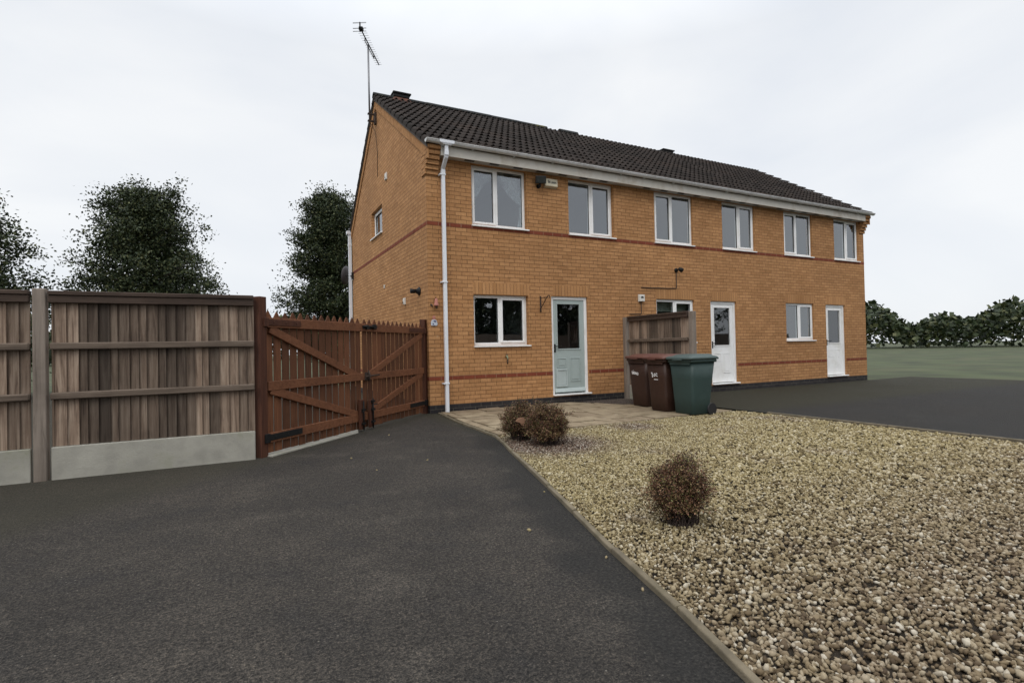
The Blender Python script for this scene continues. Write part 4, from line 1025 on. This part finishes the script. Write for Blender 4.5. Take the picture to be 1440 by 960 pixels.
# ------------------------------------------------------------------ wheelie bins
def bin_(cx, cy, rot, mats, label, marks, sc=.93):
    t = thing('wheelie_bin', (cx, cy, .03), label, 'bin', 'wheelie bins by the fence')
    Rm = Matrix.Rotation(rot, 3, 'Z'); O = Vector((cx, cy, .03))
    def Wd(x, y, z): return tuple(O + Rm @ Vector((x * sc, y * sc, z * sc)))
    # local: -x front (label side), +x back with wheels
    def ring(z, x0, x1, hw, r, n=4):
        pts = []
        for (cx_, cy_, a0) in ((x1 - r, hw - r, 0), (x0 + r, hw - r, 90), (x0 + r, -hw + r, 180), (x1 - r, -hw + r, 270)):
            for k in range(n + 1):
                a = R(a0 + 90 * k / n); pts.append((cx_ + r * math.cos(a), cy_ + r * math.sin(a), z))
        return pts
    def loft(m, rings, smooth=True):
        b = len(m.v); n = len(rings[0])
        for rg in rings: m.v += [Wd(*p) for p in rg]
        for i in range(len(rings) - 1):
            for k in range(n):
                k2 = (k + 1) % n; m.f.append((b + i * n + k, b + i * n + k2, b + (i + 1) * n + k2, b + (i + 1) * n + k)); m.smooth.append(smooth)
        m.f.append(tuple(b + k for k in range(n - 1, -1, -1))); m.f.append(tuple(b + (len(rings) - 1) * n + k for k in range(n))); m.smooth += [False, False]
    m = MB()
    loft(m, [ring(.0, -.21, .17, .205, .04), ring(.015, -.225, .19, .22, .05), ring(.30, -.245, .225, .236, .055), ring(.62, -.265, .262, .252, .055), ring(.905, -.285, .30, .268, .05)])
    loft(m, [ring(.906, -.315, .33, .292, .05), ring(.945, -.318, .333, .295, .05), ring(.955, -.31, .325, .288, .05)])
    body = m.build('body', M[mats[0]], t)
    m = MB()    # lip lugs under the rim
    m.hull([Wd(x_, y_, z_) for z_ in (.868, .905) for x_, y_ in ((-.308, -.23), (-.28, -.23), (-.28, .23), (-.308, .23))])
    m.build('comb_lip', M[mats[0]], body)
    m = MB()
    loft(m, [ring(.957, -.345, .35, .305, .05), ring(.985, -.35, .353, .309, .05), ring(1.005, -.335, .34, .295, .05), ring(1.022, -.25, .31, .235, .06), ring(1.045, -.20, .30, .205, .06), ring(1.05, -.15, .28, .17, .06)])
    lid = m.build('lid', M[mats[1]], t)
    m = MB(); m.hull([Wd(x_, y_, z_) for z_ in (.95, .985) for x_, y_ in ((-.372, -.10), (-.34, -.10), (-.34, .10), (-.372, .10))]); m.build('lid_grip', M[mats[1]], lid)
    m = MB(); m.tube([Wd(.40, -.24, .97), Wd(.40, .24, .97)], .016, 8)
    for s in (-.2, .2): m.tube([Wd(.32, s, .95), Wd(.40, s, .97)], .016, 8)
    m.build('handle', M[mats[0]], t)
    for s in (-1, 1):
        m = MB(); ax = Rm @ Vector((0, 1, 0)); m.lathe(Wd(.215, s * .225 - .025, .075), [(.10, 0), (.10, .05)], 18, ax); m.build('wheel', M['blackplastic'], t)
    if marks:
        m = MB()
        for (ya, za, yb, zb, w_) in marks:
            def fx(z): return -.21 - .016 - (z - .015) * .0667 - .0
            d = Vector((0, yb - ya, zb - za)); n = Vector((0, -d.z, d.y)).normalized() * w_
            P = [Vector((0, ya, za)) + n, Vector((0, ya, za)) - n, Vector((0, yb, zb)) - n, Vector((0, yb, zb)) + n]
            q = [Wd(fx(p.z) - .0025, p.y, p.z) for p in P]; ex = Rm @ Vector((.006, 0, 0)); m.prism(q, ex)
        m.build('painted_mark', M['whitepaint'], t)
    return t
mk1 = [(.16, .70, .145, .64, .007), (.145, .64, .125, .705, .007), (.115, .64, .115, .69, .007), (.115, .715, .114, .722, .007), (.098, .645, .072, .645, .007), (.098, .645, .097, .69, .007), (.072, .645, .072, .69, .006), (.098, .69, .072, .69, .006), (.055, .635, .055, .685, .007), (.055, .68, .03, .68, .006), (.03, .68, .03, .632, .007), (.01, .63, .01, .675, .007), (.01, .63, -.02, .63, .007), (-.02, .63, -.02, .675, .007), (.01, .675, -.02, .675, .007)]
mk2 = [(.125, .70, .095, .705, .010), (.10, .70, .095, .62, .011), (.06, .645, .035, .695, .008), (.06, .645, .02, .645, .007), (.035, .695, .0, .66, .008), (-.005, .70, -.04, .685, .007), (-.005, .66, -.045, .64, .007), (.06, .585, -.05, .583, .007)]
bin_(3.805, -1.504, R(1), ('binbrown', 'lidbrown'), 'brown wheelie bin nearest the house wall with a white painted word', mk1)
bin_(3.56, -2.285, R(-3), ('binbrown', 'lidbrown'), 'brown wheelie bin in the middle with white painted number', mk2)
bin_(3.585, -2.83, R(2), ('bingreen', 'lidgreen'), 'dark green wheelie bin at the end of the bin row', None)

# ------------------------------------------------------------------ shrubs and trees
def leaves(n, pos, nrm, size, asp=.5):
    """n leaf quads at pos with outward bias nrm"""
    d = rng.normal(size=(n, 3)) * .8 + nrm; d /= np.linalg.norm(d, axis=1, keepdims=True)
    s = np.cross(d, rng.normal(size=(n, 3))); s /= np.linalg.norm(s, axis=1, keepdims=True)
    L = size[:, None] * d; Wd = size[:, None] * asp * s * .5
    V = np.stack([pos, pos + L * .5 + Wd, pos + L, pos + L * .5 - Wd], 1).reshape(-1, 3)
    F = np.arange(4 * n).reshape(-1, 4); return V, F
def mesh_np(name, V, F, mat, parent):
    o0 = Vector((0, 0, 0)); p = parent
    while p is not None: o0 = o0 + p.location; p = p.parent
    V = V - np.array(o0); k = F.shape[1]
    me = bpy.data.meshes.new(name); me.vertices.add(len(V)); me.vertices.foreach_set('co', V.ravel())
    me.loops.add(F.size); me.loops.foreach_set('vertex_index', F.ravel().astype(np.int32))
    me.polygons.add(len(F)); me.polygons.foreach_set('loop_start', np.arange(0, F.size, k, dtype=np.int32)); me.polygons.foreach_set('loop_total', np.full(len(F), k, np.int32))
    me.update(calc_edges=True); me.materials.append(mat); o = bpy.data.objects.new(name, me); COL.objects.link(o); o.parent = parent; return o
def shrub(x, y, rx, ry, h, n, label, lean=(0, 0), base=.10, squash=1.):
    t = thing('shrub', (x, y, 0), label, 'shrub', 'clipped bronze shrubs')
    m = MB(); tips = []
    for k in range(190):
        a = random.uniform(0, 2 * math.pi); e = math.asin(random.uniform(-.55, .98)); rr = random.uniform(.80, 1.0)
        bump_ = .92 + .34 * (mnoise.noise(Vector((math.cos(a) * math.cos(e), math.sin(a) * math.cos(e), math.sin(e))) * 1.9 + Vector((x * 7, y * 3, 0))))
        tip = Vector((x + lean[0] + rx * rr * bump_ * math.cos(a) * math.cos(e), y + lean[1] + ry * rr * bump_ * math.sin(a) * math.cos(e), max(.035, h * .50 + h * .53 * rr * bump_ * math.sin(e))))
        b0 = Vector((x + random.uniform(-1, 1) * base, y + random.uniform(-1, 1) * base, .0)); mid = b0.lerp(tip, .5) + Vector((0, 0, .03)) + Vector((random.uniform(-.04, .04), random.uniform(-.04, .04), 0))
        m.tube([b0, mid, tip], .003, 4, False, [.005, .003, .0014]); tips.append((b0, mid, tip))
        for q in range(3):
            s_ = mid.lerp(tip, random.uniform(.1, .8)); e_ = s_ + Vector((random.uniform(-1, 1), random.uniform(-1, 1), random.uniform(-.2, 1))).normalized() * random.uniform(.06, .13)
            m.tube([s_, e_], .0015, 3, False, [.002, .001]); tips.append((s_, s_.lerp(e_, .5), e_))
    m.build('stems', M['twig'], t)
    pos = []; nr = []
    for i in range(n):
        b0, mid, tip = tips[rng.integers(len(tips))]; f = rng.uniform(.25, 1.03) ** .8
        p = b0.lerp(mid, f * 2) if f < .5 else mid.lerp(tip, f * 2 - 1)
        p = p + Vector(rng.normal(size=3) * .014)
        if p.z < .02: p.z = .02 + .05 * rng.random()
        pos.append(p); d = (tip - b0).normalized(); nr.append(d * .35)
    pos = np.array([p[:] for p in pos]); nr = np.array([v[:] for v in nr])
    V, F = leaves(n, pos, nr, rng.uniform(.010, .021, n) * (1. if n < 30000 else .8), .6)
    mesh_np('foliage', V, F, M['shrubleaf'], t)
    return t
shrub(.04, -3.40, .27, .25, .53, 26000, 'bronze leaved shrub behind, beside the patio edge')
shrub(.13, -3.90, .27, .26, .55, 29000, 'bronze leaved shrub in front at the gravel corner by the drive')
shrub(-.59, -6.74, .195, .195, .465, 36000, 'bronze leaved shrub standing alone in the gravel at the right')
m = MB()
for k in range(1):
    c = Vector((-.15, -3.76, .30)); P = [(-.075, .0, .005), (-.03, .012, .035), (.03, .008, .04), (.07, 0, .012), (.04, -.014, -.03), (.01, -.012, -.055), (-.02, -.01, -.015)]
    b = [c + Vector(p) for p in P]; m.prism([tuple(p) for p in b], (.004, .004, .002))
tag(m.build('dead_leaf', plain('dead_leaf_brown', (.20, .105, .06), .8)), 'curled brown dead leaf caught in the front shrub', 'leaf')

# fallen leaves under the pair of shrubs
nn = 1500; a = rng.uniform(0, 2 * math.pi, nn); q = np.abs(rng.normal(0, .30, nn))
lx = .12 + q * np.cos(a) * 1.15; ly = -3.85 + q * np.sin(a) * 1.1
kp = np.array([x_ > edge_x(y_) + .05 and y_ < -3.0 for x_, y_ in zip(lx, ly)]); lx, ly = lx[kp], ly[kp]
V, F = leaves(len(lx), np.stack([lx, ly, rng.uniform(.014, .030, len(lx))], 1), np.tile(np.array([0, 0, .0]), (len(lx), 1)), rng.uniform(.014, .030, len(lx)), .6)
V[:, 2] = np.clip(V[:, 2], .012, .045)
ll = mesh_np('leaf_litter', V, F, leafmat('fallen_leaves', [(0, (.030, .016, .012)), (.6, (.10, .052, .035)), (1, (.20, .115, .075))]), None); tag(ll, 'brown fallen leaves on the gravel around the pair of shrubs', 'leaf litter', None, 'stuff')

def tree(x, y, h, r, n, label, leaf=1., group=None, name='evergreen_tree'):
    t = thing(name, (x, y, 0), label, 'tree', group); m = MB()
    m.tube([(x, y, -.05), (x + .05, y, h * .4), (x, y + .05, h * .92)], .2, 8, True, [r * .11, r * .07, r * .015])
    ends = []
    for k in range(70):
        z = h * (.10 + .86 * k / 70); a = k * 2.4; L = r * (1.0 - .75 * max(0, (z / h - .45)) / .55) * random.uniform(.55, 1.2)
        s = Vector((x, y, z)); e = s + Vector((math.cos(a) * L, math.sin(a) * L, L * random.uniform(.1, .45))); m.tube([s, s.lerp(e, .5) + Vector((0, 0, .08)), e], .03, 5, False, [.045, .03, .01]); ends.append((s, e))
    m.build('trunk', M['bark'], t)
    P = []; Nn = []
    for i in range(n // 30):
        s, e = ends[rng.integers(len(ends))]; c = s.lerp(e, rng.uniform(.15, 1.05)) + Vector(rng.normal(size=3) * r * .09)
        q = rng.normal(size=(30, 3)) * np.array([.13, .13, .085]) * (r / 2.) * rng.uniform(.6, 1.5); P.append(np.array(c) + q); Nn.append(np.tile(np.array((e - s).normalized()) * .6, (30, 1)))
    P = np.concatenate(P); Nn = np.concatenate(Nn)
    V, F = leaves(len(P), P, Nn, rng.uniform(.06, .12, len(P)) * leaf, .65); mesh_np('crown', V, F, M['treeleaf'], t)
    return t
tree(.55, 14.5, 8.1, 2.1, 90000, 'dark evergreen tree standing behind the rear corner of the gable')
for x, y, h, r, lab in ((-6.0, 14., 7.2, 2.6, 'evergreen tree behind the left fence, tallest and nearest the house'), (-10.5, 11., 6.0, 2.5, 'lower evergreen tree behind the left fence, far from the house')):
    tree(x, y, h, r, 90000, lab, group='trees behind the left fence')
# over the road, behind the camera: what the panes mirror
for k, x in enumerate((5.5, 9.5, 13.5, 17.5, 21.5, 25.5, 29.5, 33.5)):
    tree(x, -25. - (k % 2) * 1.5, 6.9 + .5 * (k % 3), 3.1, 15000, 'broad dark tree over the road mirrored in the panes', leaf=2.6, group='trees over the road', name='roadside_tree')
m = MB()
m.box(0, 40, -21.06, -21.0, -.05, 2.0); tag(m.build('roadside_fence', M['fencewood']), 'long dark board fence over the road mirrored in the lower glass', 'fence')
# far wood on the skyline
nn = 80000; a = rng.uniform(-.75, 1.75, nn); rr = rng.uniform(95, 125, nn); hh = (6.5 + 2.0 * np.sin(a * 9) + 1.2 * np.sin(a * 31 + 1) + .8 * np.sin(a * 83)) * np.sqrt(rng.random(nn))
P = np.stack([CAM[0] + rr * np.sin(a), CAM[1] + rr * np.cos(a), hh], 1); V, F = leaves(nn, P, np.zeros((nn, 3)), rng.uniform(.4, .9, nn), .9)
tl = mesh_np('treeline', V, F, M['treeleaf'], None); tag(tl, 'far dark wood along the skyline', 'wood', None, 'stuff')
